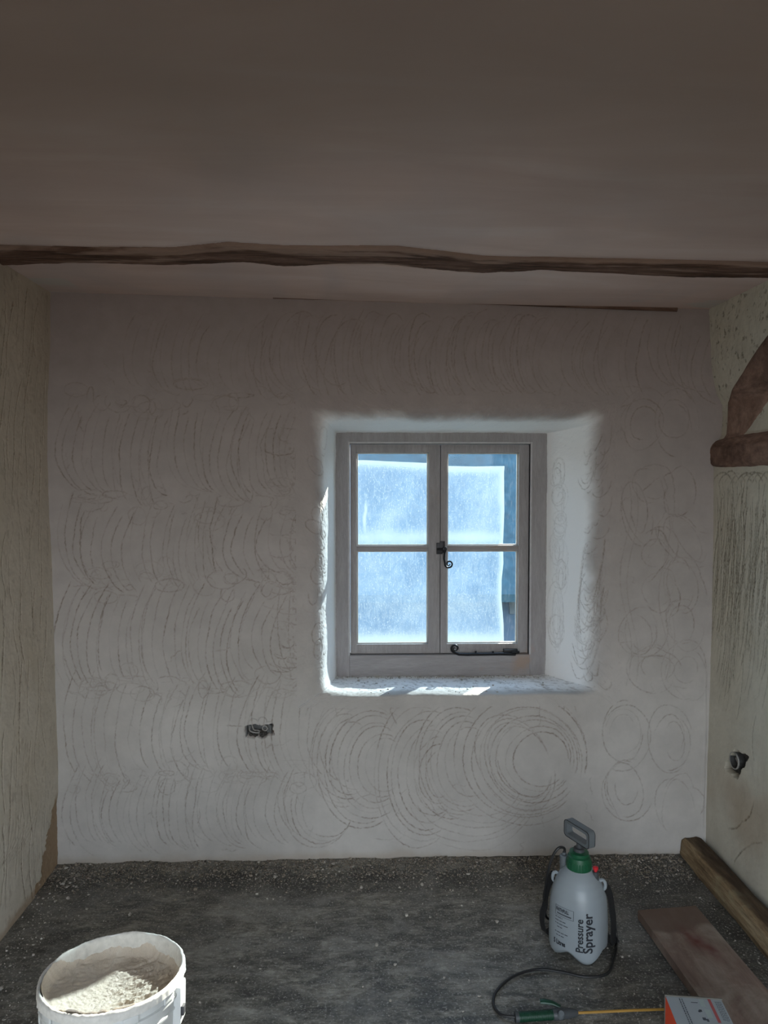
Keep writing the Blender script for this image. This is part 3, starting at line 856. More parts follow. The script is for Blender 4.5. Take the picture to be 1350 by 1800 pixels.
# close the top so it is a solid timber
TZ = zceil(BX) + 0.16 + 0 * BV
me = beam.data
bm = bmesh.new(); bm.from_mesh(me)
bnd = [e_ for e_ in bm.edges if e_.is_boundary]
ex = bmesh.ops.extrude_edge_only(bm, edges=bnd)
vs = [v for v in ex['geom'] if isinstance(v, bmesh.types.BMVert)]
for v in vs: v.co.z = zceil(v.co.x) + 0.15
bmesh.ops.edgeloop_fill(bm, edges=[e_ for e_ in bm.edges if e_.is_boundary])
bm.to_mesh(me); bm.free()
tag(beam, 'dark old timber beam showing its wavy underside across the pink ceiling', 'beam')

# dark strip standing in for the shadow line between ceiling and window wall
tb = MB()
pts = [at_y(x, y + 1.5, D - .010) for x, y in ((480, 521), (600, 524), (700, 527), (850, 531), (1000, 537), (1190, 544))]
pts = [np.array(p) + np.array([0, 0, 0.004]) for p in pts]
tb.tube(spline(pts, 14), 0.0095, 8, squash=(.8, 1))
tag(tb.build('gap_shadow_1', M_beam), kind='structure')

# ------------------------------------------------------------------ floor
fx = np.arange(-1.40, 1.50, 0.01); fy = np.concatenate([np.linspace(YB, 1.2, 20), np.arange(1.21, 2.83, 0.008)])
FX, FY = np.meshgrid(fx, fy, indexing='ij')
fz = 0.0025 * fbm(FX, FY, 3, 3, 121) + 0.0016 * fbm(FX, FY, 26, 4, 122, .7)
ridge = sstep(2.60, 2.76, FY + .05 * fbm(FX, FY, 3, 3, 123)) * (0.012 + .008 * fbm(FX, FY, 12, 4, 124, .7))
fz = fz + ridge
floor_dark = sstep(2.48, 2.62, FY + .10 * fbm(FX, FY, 2.5, 4, 125)) * (1 - .75 * sstep(2.64, 2.72, FY + .04 * fbm(FX, FY, 6, 3, 126)) * (FX < 0.6)) * (0.65 + .5 * fbm(FX, FY, 8, 4, 127))  # darker floor bands along the walls and over the right side
floor_dark = np.maximum(floor_dark, (1 - sstep(-1.08, -.85, FX + .1 * fbm(FX, FY, 4, 3, 128))) * .35)
floor_dark = np.maximum(floor_dark, sstep(.45, 1.0, FX + .12 * fbm(FX, FY, 3, 4, 129)) * .85 * (.7 + .6 * fbm(FX, FY, 9, 3, 130)))
flo = grid('floor', np.stack([FX, FY, fz], -1), M_floor, {'floor_dark': floor_dark})
tag(flo, kind='structure')

# loose rubble, nobody could count it
def rubble(name, mat, pts, sizes, label, parent=None):
    ico = bmesh.new(); bmesh.ops.create_icosphere(ico, subdivisions=1, radius=1.0)
    base = np.array([v.co[:] for v in ico.verts]); faces = np.array([[v.index for v in f.verts] for f in ico.faces]); ico.free()
    n = len(pts); nv = len(base)
    V = base[None] * rng.uniform(0.65, 1.25, (n, nv, 1)) * rng.uniform(.6, 1.3, (n, 1, 3)) * sizes[:, None, None]
    V[..., 2] *= .75
    V += pts[:, None, :]
    Fc = faces[None] + (np.arange(n) * nv)[:, None, None]
    me = bpy.data.meshes.new(name)
    V = V.reshape(-1, 3); Fc = Fc.reshape(-1, 3)
    me.vertices.add(len(V)); me.vertices.foreach_set('co', V.astype(np.float32).ravel())
    me.loops.add(len(Fc) * 3); me.loops.foreach_set('vertex_index', Fc.astype(np.int32).ravel())
    me.polygons.add(len(Fc)); me.polygons.foreach_set('loop_start', np.arange(0, len(Fc) * 3, 3, dtype=np.int32))
    me.update(calc_edges=True)
    return tag(link(name, me, mat, None, False), label, 'rubble', 'stuff')
def floor_z(x, y):
    i = np.clip(((x + 1.40) / 0.01).round().astype(int), 0, len(fx) - 1); j = np.clip(np.searchsorted(fy, y), 0, len(fy) - 1)
    return fz[i, j]
n = 9000
x = rng.uniform(-1.2, 1.25, n); y = D - .005 - np.abs(rng.normal(0, .075, n)); s = np.clip(rng.lognormal(-6.25, .45, n), .001, .007)
rubble('rubble_grit', M_grit, np.stack([x, y, floor_z(x, y) + s * .3], 1), s, 'brown grit heaped along the foot of the window wall')
n = 2600
x1 = rng.uniform(-1.2, 1.28, 1500); y1 = D - .005 - np.abs(rng.normal(0, .10, 1500))
x2 = rng.uniform(-1.2, 1.28, 800); y2 = rng.uniform(1.7, 2.7, 800)
x3 = -1.16 + np.abs(rng.normal(0, .07, 300)); y3 = rng.uniform(2.0, 2.75, 300)
x4 = rng.uniform(1.0, 1.26, 150); y4 = rng.uniform(2.1, 2.75, 150)
x = np.concatenate([x1, x2, x3, x4]); y = np.concatenate([y1, y2, y3, y4]); n = len(x)
s = np.clip(rng.lognormal(-6.35, .55, n), .0006, .009)
# keep the white crumbs off the board, the box and the sprayer
kp = (x < 1.25) & ~((x > .88) & (x < 1.2) & (y < 2.52)) & ~(np.hypot(x - .68, y - 2.3) < .11)
rubble('rubble_crumbs', M_crumb, np.stack([x, y, floor_z(x, y) + s * .4], 1)[kp], s[kp], 'pale plaster crumbs scattered over the dark floor')
n = 420
f = rng.uniform(0, 1, n); xs_ = FL + .02 + (FR + .1 - FL) * f
t = np.where(rng.random(n) < .55, np.abs(rng.normal(0, .02, n)), rng.uniform(0, .27, n))
xs_ = np.minimum(xs_, FR + .02 + t * .4)
s = np.clip(rng.lognormal(-6.2, .5, n), .0008, .0075)
rubble('rubble_sill', M_crumb, np.stack([xs_, YF - .008 - t, FB + .002 - t * .012 + s * .3 + 0 * t], 1), s, 'pale plaster crumbs lying on the window sill')

# ------------------------------------------------------------------ window
win = empty('window_1', (float((FL + FR) / 2), YF, float(FB)), kind='structure')
def wx(px, y=YF): return float(at_y(float(px), 980.0, y)[0])
def wz(py, y=YF): return float(at_y(770.0, float(py), y)[2])
yS = YF + 0.014      # front of the sashes
fl, fr_, ft, fb = FL - .02, FR + .02, FT + .02, FB - .02
il, ir, it, ib = wx(615), wx(931), wz(780), wz(1151)
m = MB()
m.box((fl, YF, fb), (il, YF + .075, ft), .003); m.box((ir, YF, fb), (fr_, YF + .075, ft), .003)
m.box((il - .002, YF + .001, it), (ir + .002, YF + .075, ft), .003)
m.build('window_frame', M_frame, win)
m = MB(); m.box((il - .002, YF - .006, fb), (ir + .002, YF + .075, ib), .004)
m.build('bottom_rail', M_frame_h, win)
m = MB()       # thin stop bead round the opening, in a paler tone
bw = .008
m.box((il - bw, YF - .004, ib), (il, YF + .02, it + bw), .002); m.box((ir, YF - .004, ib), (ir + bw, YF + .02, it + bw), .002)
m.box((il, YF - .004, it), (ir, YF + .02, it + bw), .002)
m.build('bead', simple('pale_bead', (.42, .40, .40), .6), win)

def sash(x0, x1, px0, px1, name):
    root = bpy.data.objects.new(name, None); C.objects.link(root); root.parent = win
    z0, z1 = ib + .003, it - .003
    a0, a1 = wx(px0, yS), wx(px1, yS)
    b0, b1, c0, c1 = wz(1132, yS), wz(969, yS), wz(959, yS), wz(796, yS)
    m = MB()
    m.box((x0, yS, z0), (a0, yS + .04, z1), .003); m.box((a1, yS, z0), (x1, yS + .04, z1), .003)
    m.box((a0 - .001, yS + .0006, z0), (a1 + .001, yS + .04, b0), .003); m.box((a0 - .001, yS + .0006, c1), (a1 + .001, yS + .04, z1), .003)
    m.build('sash_frame', M_frame, root)
    m = MB(); m.box((a0 - .001, yS + .003, b1), (a1 + .001, yS + .038, c0), .004); m.build('glazing_bar', M_frame_h, root)
    q = .006
    for (u0, u1) in ((b0, b1), (c0, c1)):
        m = MB()
        m.box((a0, yS + .016, u0), (a0 + q, yS + .03, u1), .002); m.box((a1 - q, yS + .016, u0), (a1, yS + .03, u1), .002)
        m.box((a0, yS + .016, u0), (a1, yS + .03, u0 + q * .7), .002); m.box((a0, yS + .016, u1 - q * .7), (a1, yS + .03, u1), .002)
        m.build('putty_line', M_label, root)
        g_ = MB(); g_.box((a0 + .001, yS + .024, u0 + .001), (a1 - .001, yS + .028, u1 - .001)); g_.build('pane', M_glass, root, False)
    return root
xm = wx(774.5)
sash(il + .002, xm - .001, 627, 753, 'casement')
sash(xm + .001, ir - .002, 786, 911, 'casement')

# protective film outside the panes
yF2 = yS + .055
nu_, nv_ = 120, 160
lx = wx(612, yF2); topz = wz(809, yF2); botz = wz(1144, yF2)
U, V_ = np.meshgrid(np.linspace(0, 1, nu_), np.linspace(0, 1, nv_), indexing='ij')
rpts_y = np.array([806, 830, 900, 958, 990, 1020, 1055, 1075, 1100, 1144], float); rpts_x = np.array([887, 885, 886, 884, 885, 882, 882, 884, 886, 887], float)
rx_w = np.array([wx(a, yF2) for a in rpts_x]); rz_w = np.array([wz(b_, yF2) for b_ in rpts_y])
tx_w = np.array([wx(a, yF2) for a in (612, 640, 680, 753, 786, 830, 887)]); tz_w = np.array([wz(a, yF2) for a in (809, 809, 811, 814, 819, 820, 819)])
zz_top = np.interp(lx + U * (wx(885, yF2) - lx), tx_w, tz_w)
Zf = botz + V_ * (zz_top - botz)
Rx = np.interp(Zf, rz_w[::-1], rx_w[::-1])
Xf = lx + U * (Rx - lx)
Yf = yF2 + .0015 * fbm(Xf, Zf, 9, 3, 141)
edgeA = np.maximum.reduce([sstep(.05, 0, 1 - U) * .8, np.exp(-((Zf - wz(1125, yF2)) / .035) ** 2) * .75, np.exp(-((Zf - wz(945, yF2)) / .03) ** 2) * .55 * (fbm(Xf, Zf, 4, 2, 7) * .5 + .8), sstep(.94, 1, V_) * .7,
                          .9 * np.exp(-((Xf - wx(642, yF2) - .006 * fbm(Xf, Zf, 20, 2, 8)) / .006) ** 2) * (Zf > wz(945, yF2)) * sstep(-.2, .3, fbm(Xf, Zf, 12, 3, 144))])
film = grid('protective_film', np.stack([Xf, Yf, Zf], -1), M_film, {'edge': edgeA}, parent=win)
film['label'] = 'milky blue protective film outside the panes'

# casement fastener with monkey tail curl
ft_ = bpy.data.objects.new('fastener', None); C.objects.link(ft_); ft_.parent = win
k0 = at_y(775.0, 965.0, yS); s_px = float(at_y(776.0, 965.0, yS)[0] - k0[0])
def wp(px, py, dy=0.0): p = at_y(float(px), float(py), yS); return (p[0], yS - dy, p[2])
m = MB(); m.box(wp(767, 974, .004)[:1] + (yS - .006,) + wp(767, 974)[2:], wp(778, 954)[:1] + (yS,) + wp(778, 954)[2:], .002)
m.build('keeper_plate', M_iron, ft_)
m = MB(); m.box((wp(775.5, 0)[0], yS - .007, wp(0, 974)[2]), (wp(785, 0)[0], yS, wp(0, 953)[2]), .002)
m.tube([wp(781, 964, .006), wp(781, 964, .030)], .0085, 16)
m.tube([wp(768, 965, .012), wp(781, 965, .014)], .005, 10)
m.build('pivot_plate', M_iron, ft_)
def curl(cx, cy, r0, turns, a0, sgn=1, n=50):
    out = []
    for i in range(n + 1):
        t = i / n; r = r0 * (1 - .78 * t); a = a0 + sgn * turns * 2 * PI * t
        out.append((cx + r * math.cos(a), cy - r * math.sin(a)))
    return out
path = [(782, 964), (780, 972), (779.3, 981), (781, 989)] + curl(788, 990, 7.2, 1.45, PI * 1.08, 1)
m = MB(); pp = [wp(a, b_, .028) for a, b_ in path]
rs = np.linspace(.0042, .0022, len(pp)); m.tube(pp, list(rs), 8)
m.lathe([(0, -.008), (.005, -.0055), (.0062, 0), (.005, .0055), (0, .008)], wp(781.5, 963, .030), 14)
m.build('curled_handle', M_iron, ft_)

# casement stay along the bottom
st = bpy.data.objects.new('casement_stay', None); C.objects.link(st); st.parent = win
def sp_(px, py, dy=0.0): p = at_y(float(px), float(py), YF - .004); return (p[0], YF - .004 - dy, p[2])
path = [(905, 1149), (880, 1148.5), (850, 1149), (820, 1149.5), (806, 1149), (798, 1146)] + curl(799.5, 1138.5, 7.0, 1.35, PI * 1.25, -1)
pp = [sp_(a, b_, .012) for a, b_ in path]
m = MB(); m.tube(pp, list(np.concatenate([[.0065] * 5, np.linspace(.0055, .0024, len(pp) - 5)])), 8); m.build('stay_bar', M_iron, st)
m = MB()
m.box((sp_(893, 0)[0], YF - .012, sp_(0, 1153)[2]), (sp_(918, 0)[0], YF + .008, sp_(0, 1147)[2]), .0015)
m.tube([sp_(905, 1150, .004), sp_(905, 1142, .004)], .005, 10); m.tube([sp_(898, 1145.5, .010), sp_(912, 1145.5, .010)], .0055, 10)
m.build('stay_bracket', M_iron, st)
m = MB(); m.tube([sp_(836, 1150, .008), sp_(836, 1143.5, .008)], .004, 10); m.tube([sp_(866, 1150, .008), sp_(866, 1144, .008)], .004, 10); m.build('stay_pin', M_iron, st)

# ------------------------------------------------------------------ outside
gnd = MB(); gnd.box((-30, D + .5, -3.0), (30, 40, -2.9)); o = gnd.build('outdoor_ground', M_grass, None, False); o.name = 'ground'; tag(o, kind='structure')
hb = empty('neighbouring_house', (2.5, 9.2, -2.9), 'blue-grey neighbouring house seen through the clear right edge of the panes', 'house')
m = MB(); m.box((-4, 9.2, -2.9), (9, 14, 0.16)); m.build('house_wall', M_render, hb, False)
wq = at_y(899.5, 1060.0, 9.2)
m = MB(); m.box((wq[0] - .035, 9.17, wq[2] - .14), (wq[0] + .035, 9.21, wq[2] + .14), .005); m.build('house_window', M_darkwin, hb, False)
rv = [(-4.3, 8.9, .10), (9.3, 8.9, .10), (9.3, 11.6, 3.0), (-4.3, 11.6, 3.0), (-4.3, 14.3, .1), (9.3, 14.3, .1), (-4.3, 8.9, 0), (9.3, 8.9, 0), (9.3, 14.3, 0), (-4.3, 14.3, 0)]
me = mesh_from(rv, [(0, 1, 2, 3), (3, 2, 5, 4), (6, 7, 1, 0), (4, 5, 8, 9), (0, 3, 4, 9, 6), (1, 7, 8, 5, 2), (6, 9, 8, 7)]); link('house_roof', me, M_slate, hb, False)

# ================================================================== THINGS
# timbers in the right wall
def slab_on_right(name, poly, mat, label, thick=.05, proud=.006, seed=0, strip=None):
    """poly: two edges (a list of top points, a list of bottom points) in wall coordinates (y, z)"""
    top, bot = np.array(poly[0]), np.array(poly[1])
    n = 160; k = 26
    t = np.linspace(0, 1, n)
    def res(p):
        l = np.concatenate([[0], np.cumsum(np.linalg.norm(np.diff(p, axis=0), axis=1))]); l /= l[-1]
        return np.stack([np.interp(t, l, p[:, 0]), np.interp(t, l, p[:, 1])], 1)
    a, b = res(top), res(bot)
    dv = (b - a); dv /= np.linalg.norm(dv, axis=1)[:, None]
    a = a + dv * (.006 * fbm(t * 3, t * 0, 3, 4, seed))[:, None]; b = b + dv * (.006 * fbm(t * 3, t * 0 + 4, 3, 4, seed))[:, None]
    s = np.linspace(0, 1, k)
    YZ = a[:, None] * (1 - s[None, :, None]) + b[:, None] * s[None, :, None]
    TT_, SS = np.meshgrid(t, s, indexing='ij')
    x = np.interp(YZ[..., 1], profR[0], profR[1]) - proud - .003 * fbm(TT_ * 1.5, SS * 3, 4, 4, seed + 5, .7)
    x = x + .012 * (np.abs(SS * 2 - 1) ** 8)
    P = np.stack([x, YZ[..., 0], YZ[..., 1]], -1)
    o = grid(name, P, mat, flip=False)
    bm = bmesh.new(); bm.from_mesh(o.data)
    ex = bmesh.ops.extrude_edge_only(bm, edges=[e_ for e_ in bm.edges if e_.is_boundary])
    for v in [v for v in ex['geom'] if isinstance(v, bmesh.types.BMVert)]: v.co.x += thick
    bmesh.ops.edgeloop_fill(bm, edges=[e_ for e_ in bm.edges if e_.is_boundary])
    bmesh.ops.recalc_face_normals(bm, faces=bm.faces[:])
    bm.to_mesh(o.data); bm.free()
    return tag(o, label, 'beam')
def yz(px, py): p = at_x(float(px), float(py), XR + .01); return (float(p[1]), float(p[2]))
def ext(p, q, d): p = np.array(p); q = np.array(q); return tuple(q + (q - p) / np.linalg.norm(q - p) * d)
a0, a1 = yz(1268, 708), yz(1350, 602); b0, b1 = yz(1290, 770), yz(1350, 690)
slab_on_right('timber_brace', ([yz(1266, 774), yz(1268, 735), a0, a1, ext(a0, a1, .5)], [yz(1297, 774), yz(1299, 764), b1, ext(b0, b1, .5)]), M_brace,
              'slanting brown timber brace set into the plaster of the right wall', seed=150)
zt = yz(1270, 768)[1]; zb = yz(1258, 821)[1]
slab_on_right('timber_rail', ([(2.80, zt - .012), (2.70, zt - .004), (2.4, zt + .003), (1.9, zt)], [(2.80, zb + .004), (2.70, zb), (2.4, zb - .004), (1.9, zb)]), M_brace,
              'level brown timber rail in the right wall under the slanting brace', proud=.012, seed=160)
# sole plate along the foot of the right wall
sx0, sx1 = 1.268, 1.352
ny_, nc = 150, 40
ys_ = np.linspace(1.55, 2.765, ny_)
sec = [(sx0 + .004, -.004), (sx0, .02), (sx0 + .004, .070), (sx0 + .014, .079), (sx1 - .02, .082), (sx1, .078), (sx1, -.004)]
sec = np.array(sec); l = np.concatenate([[0], np.cumsum(np.linalg.norm(np.diff(sec, axis=0), axis=1))]); l /= l[-1]
tt = np.linspace(0, 1, nc)
sxx = np.interp(tt, l, sec[:, 0]); szz = np.interp(tt, l, sec[:, 1])
YY, TT2 = np.meshgrid(ys_, tt, indexing='ij')
P = np.stack([sxx[None, :] + .005 * fbm(YY * .6, TT2 * 2, 7, 4, 171, .6) + .012 * (2.765 - YY) * 0, YY, szz[None, :] + .005 * fbm(YY * .8, TT2 * 2, 8, 4, 172, .65)], -1)
sole = grid('sole_plate', P, M_sole, {'smear': sstep(.36, .44, TT2 + .05 * fbm(YY, TT2 * 2, 9, 4, 173)) * (.85 + .3 * fbm(YY, TT2, 14, 3, 174))}, flip=True)
bm = bmesh.new(); bm.from_mesh(sole.data); bmesh.ops.holes_fill(bm, edges=[e_ for e_ in bm.edges if e_.is_boundary]); bmesh.ops.recalc_face_normals(bm, faces=bm.faces[:]); bm.to_mesh(sole.data); bm.free()
tag(sole, 'rough weathered timber lying along the foot of the right wall', 'beam')

# ------------------------------------------------------------------ plank
hz = .032
q = [at_z(a, b_, hz) for a, b_ in ((1121.0, 1600.0), (1223.0, 1592.0), (1352.0, 1738.0), (1240.0, 1775.0))]
e1 = (q[2] - q[1]); e1 /= np.linalg.norm(e1)
wv = q[1] - q[0]
Lp = 0.75; nL, nW = 150, 40
UU, VV = np.meshgrid(np.linspace(0, 1, nL), np.linspace(0, 1, nW), indexing='ij')
e2 = (q[3] - q[0]); e2 /= np.linalg.norm(e2)
ed_ = (e1 + e2) / 2; ed_ /= np.linalg.norm(ed_)
P = q[0] + wv * VV[..., None] + ed_ * UU[..., None] * Lp
P[..., 2] = hz + .0008 * fbm(P[..., 0], P[..., 1], 12, 3, 181)
st1 = at_z(1243.0, 1665.0, hz)
rel = P - st1; al = rel @ ed_; ac = rel @ (wv / np.linalg.norm(wv))
stain = np.exp(-((ac - .01 * np.sin(al * 60)) / .022) ** 2 - (al / .06) ** 2) + .7 * np.exp(-((ac + .03) / .015) ** 2 - ((al + .05) / .05) ** 2)
stain = stain * (.75 + .5 * fbm(P[..., 0], P[..., 1], 30, 3, 183))
st2 = (UU < .13) * .35
plank = grid('wooden_plank', P, M_plank, {'stain': np.clip(stain * 1.2, 0, .95), 'bare': .85 * sstep(.19, .13, UU + .05 * fbm(P[..., 0], P[..., 1], 18, 4, 184))})
bm = bmesh.new(); bm.from_mesh(plank.data)
ex = bmesh.ops.extrude_edge_only(bm, edges=[e_ for e_ in bm.edges if e_.is_boundary])
for v in [v for v in ex['geom'] if isinstance(v, bmesh.types.BMVert)]: v.co.z = .003
bmesh.ops.edgeloop_fill(bm, edges=[e_ for e_ in bm.edges if e_.is_boundary])
bmesh.ops.recalc_face_normals(bm, faces=bm.faces[:])
for e_ in bm.edges:
    if len(e_.link_faces) == 2 and e_.calc_face_angle(0) > .6: e_.smooth = False
bm.to_mesh(plank.data); bm.free()
tag(plank, 'dusty brown plank with a dark red stain lying on the floor', 'plank')

# ------------------------------------------------------------------ socket holes
bb = empty('socket_box', (float(hc[0]), D + .03, float(hc[2])), 'dark broken-out socket box in a ragged hole below left of the window', 'socket box')
def at_h(dx, dz, dy=0.0): return (hc[0] + dx, D + .03 - dy, hc[2] + dz)
m = MB()
m.box(at_h(-.05, -.03, -.004), at_h(.05, .024, 0.0)); m.box(at_h(-.052, -.03, 0), at_h(-.047, .022, .022)); m.box(at_h(.043, -.014, 0), at_h(.048, .020, .022))
m.build('back_box', M_box, bb, False)
m = MB(); m.lathe([(.011, 0), (.011, .018), (.008, .018), (.008, 0)], at_h(.022, .006), 24, (0, -1, 0)); m.build('conduit_ring', M_conduit, bb)
m = MB()
for k in range(26):
    r = rng.uniform(.003, .009); c = at_h(rng.uniform(-.04, .03), rng.uniform(-.028, -.008) + .004, rng.uniform(.004, .02))
    m.lathe([(0, -r), (r * .8, -r * .5), (r, 0), (r * .7, r * .6), (0, r)], c, 6, tuple(rng.normal(0, 1, 3)))
m.build('rubble', M_boxdark, bb, False)
m = MB(); m.tube(spline([at_h(-.038, .012, .01), at_h(-.036, .0, .024), at_h(-.018, -.008, .024), at_h(.0, -.012, .014)], 8), .0028, 8)
m.tube(spline([at_h(-.03, .018, .008), at_h(-.02, .004, .026), at_h(-.005, .0, .022), at_h(.006, -.01, .012)], 8), .0025, 8); m.build('cable', M_conduit, bb)

hr = at_x(1293.0, 1341.0, XR); xrw = float(np.interp(hr[2], *profR))
b2 = empty('socket_box', (xrw + .03, float(hr[1]), float(hr[2])), 'round metal socket box in the dark hole low on the right wall', 'socket box')
def at_r(dy, dz, dx=0.0): return (xrw + .028 - dx, hr[1] + dy, hr[2] + dz)
m = MB(); m.box((xrw + .026, hr[1] - .07, hr[2] - .055), (xrw + .032, hr[1] + .07, hr[2] + .055)); m.build('back_plate', M_boxdark, b2, False)
m = MB(); m.lathe([(.030, 0), (.031, .030), (.0275, .030), (.0265, .004), (0, .004)], at_r(.012, .004), 32, (-1, 0, 0)); m.build('conduit_ring', M_box, b2)
m = MB(); m.lathe([(.0315, .026), (.0315, .0315), (.0285, .0315), (.0285, .026)], at_r(.012, .004), 32, (-1, 0, 0)); m.build('rim', M_conduit, b2)
m = MB(); m.tube(spline([at_r(.025, .016, .01), at_r(.01, .012, .022), at_r(.0, -.004, .018), at_r(.018, -.014, .01)], 8), .003, 8); m.build('cable', M_conduit, b2)

# ------------------------------------------------------------------ white tub
BR = .153; BH = .40
TS = BR / .165
bc = at_z(199.0, 1712.0, BH); bc = np.array([bc[0], bc[1], 0.002])
tub = empty('plaster_tub', tuple(bc), 'white plastic tub crusted with beige plaster, bottom left on the dark floor', 'tub')
prof = [(0, .004), (.135, 0), (.140, .004), (.150, .20), (.1545, .325)]
prof += [(.1585, .327), (.1585, .331), (.1555, .333), (.1565, .352), (.163, .354), (.163, .360), (.1580, .362), (.1590, .376), (.1655, .378), (.1668, .386), (.1662, .394), (.1635, .398), (.160, .398), (.1580, .392), (.1570, .37), (.1530, .32), (.147, .19), (.140, .10), (0, .10)]
m = MB(); m.lathe(prof, bc, 128)
m.build('tub_body', M_tub, tub)
# crust on the rim
nu_, nv_ = 360, 14
TH, VV = np.meshgrid(np.linspace(0, 2 * PI, nu_), np.linspace(0, 1, nv_), indexing='ij')
xx = np.cos(TH) * 4; yy = np.sin(TH) * 4
amp = np.clip(.5 + 1.0 * fbm(xx, yy, 1.6, 4, 201), 0.05, 1)
th_ = amp * (.0032 + .0025 * fbm(TH * 9, VV * 3, 3.1, 4, 202, .7))
sec_r = np.interp(VV, [0, .3, .5, .7, 1], [.1668, .1665, .162, .158, .155]); sec_z = np.interp(VV, [0, .3, .5, .7, 1], [.380, .395, .3985, .394, .365])
nr = np.interp(VV, [0, .3, .5, .7, 1], [1, .7, 0, -.8, -1]); nz_ = np.interp(VV, [0, .3, .5, .7, 1], [0, .7, 1, .6, 0])
rr_ = sec_r + nr * th_; zz_ = sec_z + nz_ * th_
P = np.stack([bc[0] + rr_ * np.cos(TH), bc[1] + rr_ * np.sin(TH), bc[2] + zz_], -1); P[-1] = P[0]
grid('rim_crust', P, M_tubdirt, parent=tub)
# plaster residue: dished, higher on the near left
nr_, na_ = 110, 260
RRm, AA = np.meshgrid(np.linspace(0, 1, nr_), np.linspace(0, 2 * PI, na_), indexing='ij')
rw_ = .1535
lx_ = RRm * np.cos(AA) * rw_; ly_ = RRm * np.sin(AA) * rw_
zr_ = .347 + .022 * RRm ** 3 + .05 * (-ly_) - .06 * lx_ + .012 * fbm(lx_, ly_, 6, 3, 211)
# chopping ridges left by the trowel, fanning over the right half
ang = np.radians(-55); uu = lx_ * math.cos(ang) + ly_ * math.sin(ang); vv_ = -lx_ * math.sin(ang) + ly_ * math.cos(ang)
flk = np.abs(fbm(uu * 3.2, vv_ * .9, 22, 4, 213, .6))
zr_ += .012 * (0.25 + .75 * sstep(-.03, .05, lx_)) * (.6 - flk * 2) * .6 + .0025 * fbm(lx_, ly_, 70, 3, 214, .7)
zr_ += np.maximum(0, RRm - .9) ** 2 * 3.0 * (.6 + .6 * fbm(AA, RRm, 2, 3, 215))
rc_ = np.interp(zr_, [0.1, .19, .32, .37], [.140, .147, .1530, .1570]) - .0005
sc_ = rc_ / rw_
P = np.stack([bc[0] + lx_ * sc_, bc[1] + ly_ * sc_, bc[2] + zr_], -1); P[:, -1] = P[:, 0]
grid('plaster_residue', P, M_residue, parent=tub)
# a skin of splashes inside the wall
TH, VV = np.meshgrid(np.linspace(0, 2 * PI, 300), np.linspace(0, 1, 40), indexing='ij')
zz_ = .30 + VV * .088; rin = np.interp(zz_, [.19, .32, .37, .392], [.147, .153, .157, .158])
cl = np.clip(fbm(np.cos(TH) * 3, VV * 2 + np.sin(TH) * 3, 2.0, 4, 221), -.3, 1)
rin = rin - np.maximum(0, .0004 + .0035 * cl)
P = np.stack([bc[0] + rin * np.cos(TH), bc[1] + rin * np.sin(TH), bc[2] + zz_], -1); P[-1] = P[0]
grid('splashes', P, M_tubdirt, parent=tub)
# bail lug with dark clip on the right, another on the left; locking tabs
for ang, dark in ((math.radians(-2), True), (math.radians(178), False)):
    rot = Matrix.Rotation(ang, 3, 'Z')
    m = MB(); m.box((.150, -.022, .290), (.1715, .022, .372), .006, rot, tuple(bc)); lug_ = m.build('bail_lug', M_tub, tub)
    if dark:
        m = MB(); m.box((.165, -.020, .310), (.178, -.004, .330), .002, rot, tuple(bc)); m.build('bail_clip', M_clip, lug_)
for k in range(10):
    rot = Matrix.Rotation(2 * PI * k / 10 + .25, 3, 'Z')
    m = MB(); m.box((.160, -.017, .3625), (.1648, .017, .3775), .0015, rot, tuple(bc)); m.build('rim_tab', M_tub, tub)
# printed label on the side facing the camera
TH, VV = np.meshgrid(np.linspace(-1.75, -1.05, 30), np.linspace(0, 1, 6), indexing='ij')
zz_ = .20 + VV * .115; rad_ = np.interp(zz_, [.20, .325], [.150, .1545]) + .0007
P = np.stack([bc[0] + rad_ * np.cos(TH), bc[1] + rad_ * np.sin(TH), bc[2] + zz_], -1)
grid('tub_label', P, M_label, parent=tub)

tub.scale = (TS, TS, 1.0)
tub.rotation_euler = (math.radians(-4.0), 0, 0)          # it stands on loose grit and leans
tub.location.z += .010; tub.location.y -= .028

# ------------------------------------------------------------------ pressure sprayer
sc0 = at_z(1016.0, 1668.0, 0.0); sc0 = np.array([sc0[0], sc0[1], 0.003])
spr = empty('pressure_sprayer', tuple(sc0), 'white plastic pressure sprayer with green cap and grey pump handle on the floor', 'sprayer')
d0 = -sc0[:2] / np.linalg.norm(sc0[:2]); rt0 = np.array([-d0[1], d0[0]])     # towards the camera / camera's right
if rt0[0] < 0: rt0 = -rt0
PSI = math.radians(22); NE_ = 2.5
zprof = [0, .012, .03, .08, .15, .175, .20, .225, .245, .258, .268, .275]
rprof = [.076, .084, .0865, .0875, .0865, .0845, .0795, .0700, .0590, .0490, .0385, .0330]
nprof = [2.6, 2.6, 2.6, 2.5, 2.4, 2.3, 2.25, 2.2, 2.1, 2.05, 2, 2]
def body_pt(phi, z, off=0.0):
    phi = np.asarray(phi, float); z = np.asarray(z, float)
    r = np.interp(z, zprof, rprof); n_ = np.interp(z, zprof, nprof)
    a = phi - PSI + PI / 4
    f_ = (np.abs(np.cos(a)) ** n_ + np.abs(np.sin(a)) ** n_) ** (-1 / n_)
    rr = r * f_ + off
    dx = np.cos(phi)[..., None] * d0 + np.sin(phi)[..., None] * rt0
    return np.concatenate([sc0[:2] + dx * rr[..., None], (sc0[2] + z)[..., None] * np.ones_like(rr)[..., None]], -1)
PH, ZZ = np.meshgrid(np.linspace(0, 2 * PI, 161), np.concatenate([np.linspace(0, .04, 12), np.linspace(.045, .275, 60)]), indexing='ij')
Pb = body_pt(PH, ZZ)
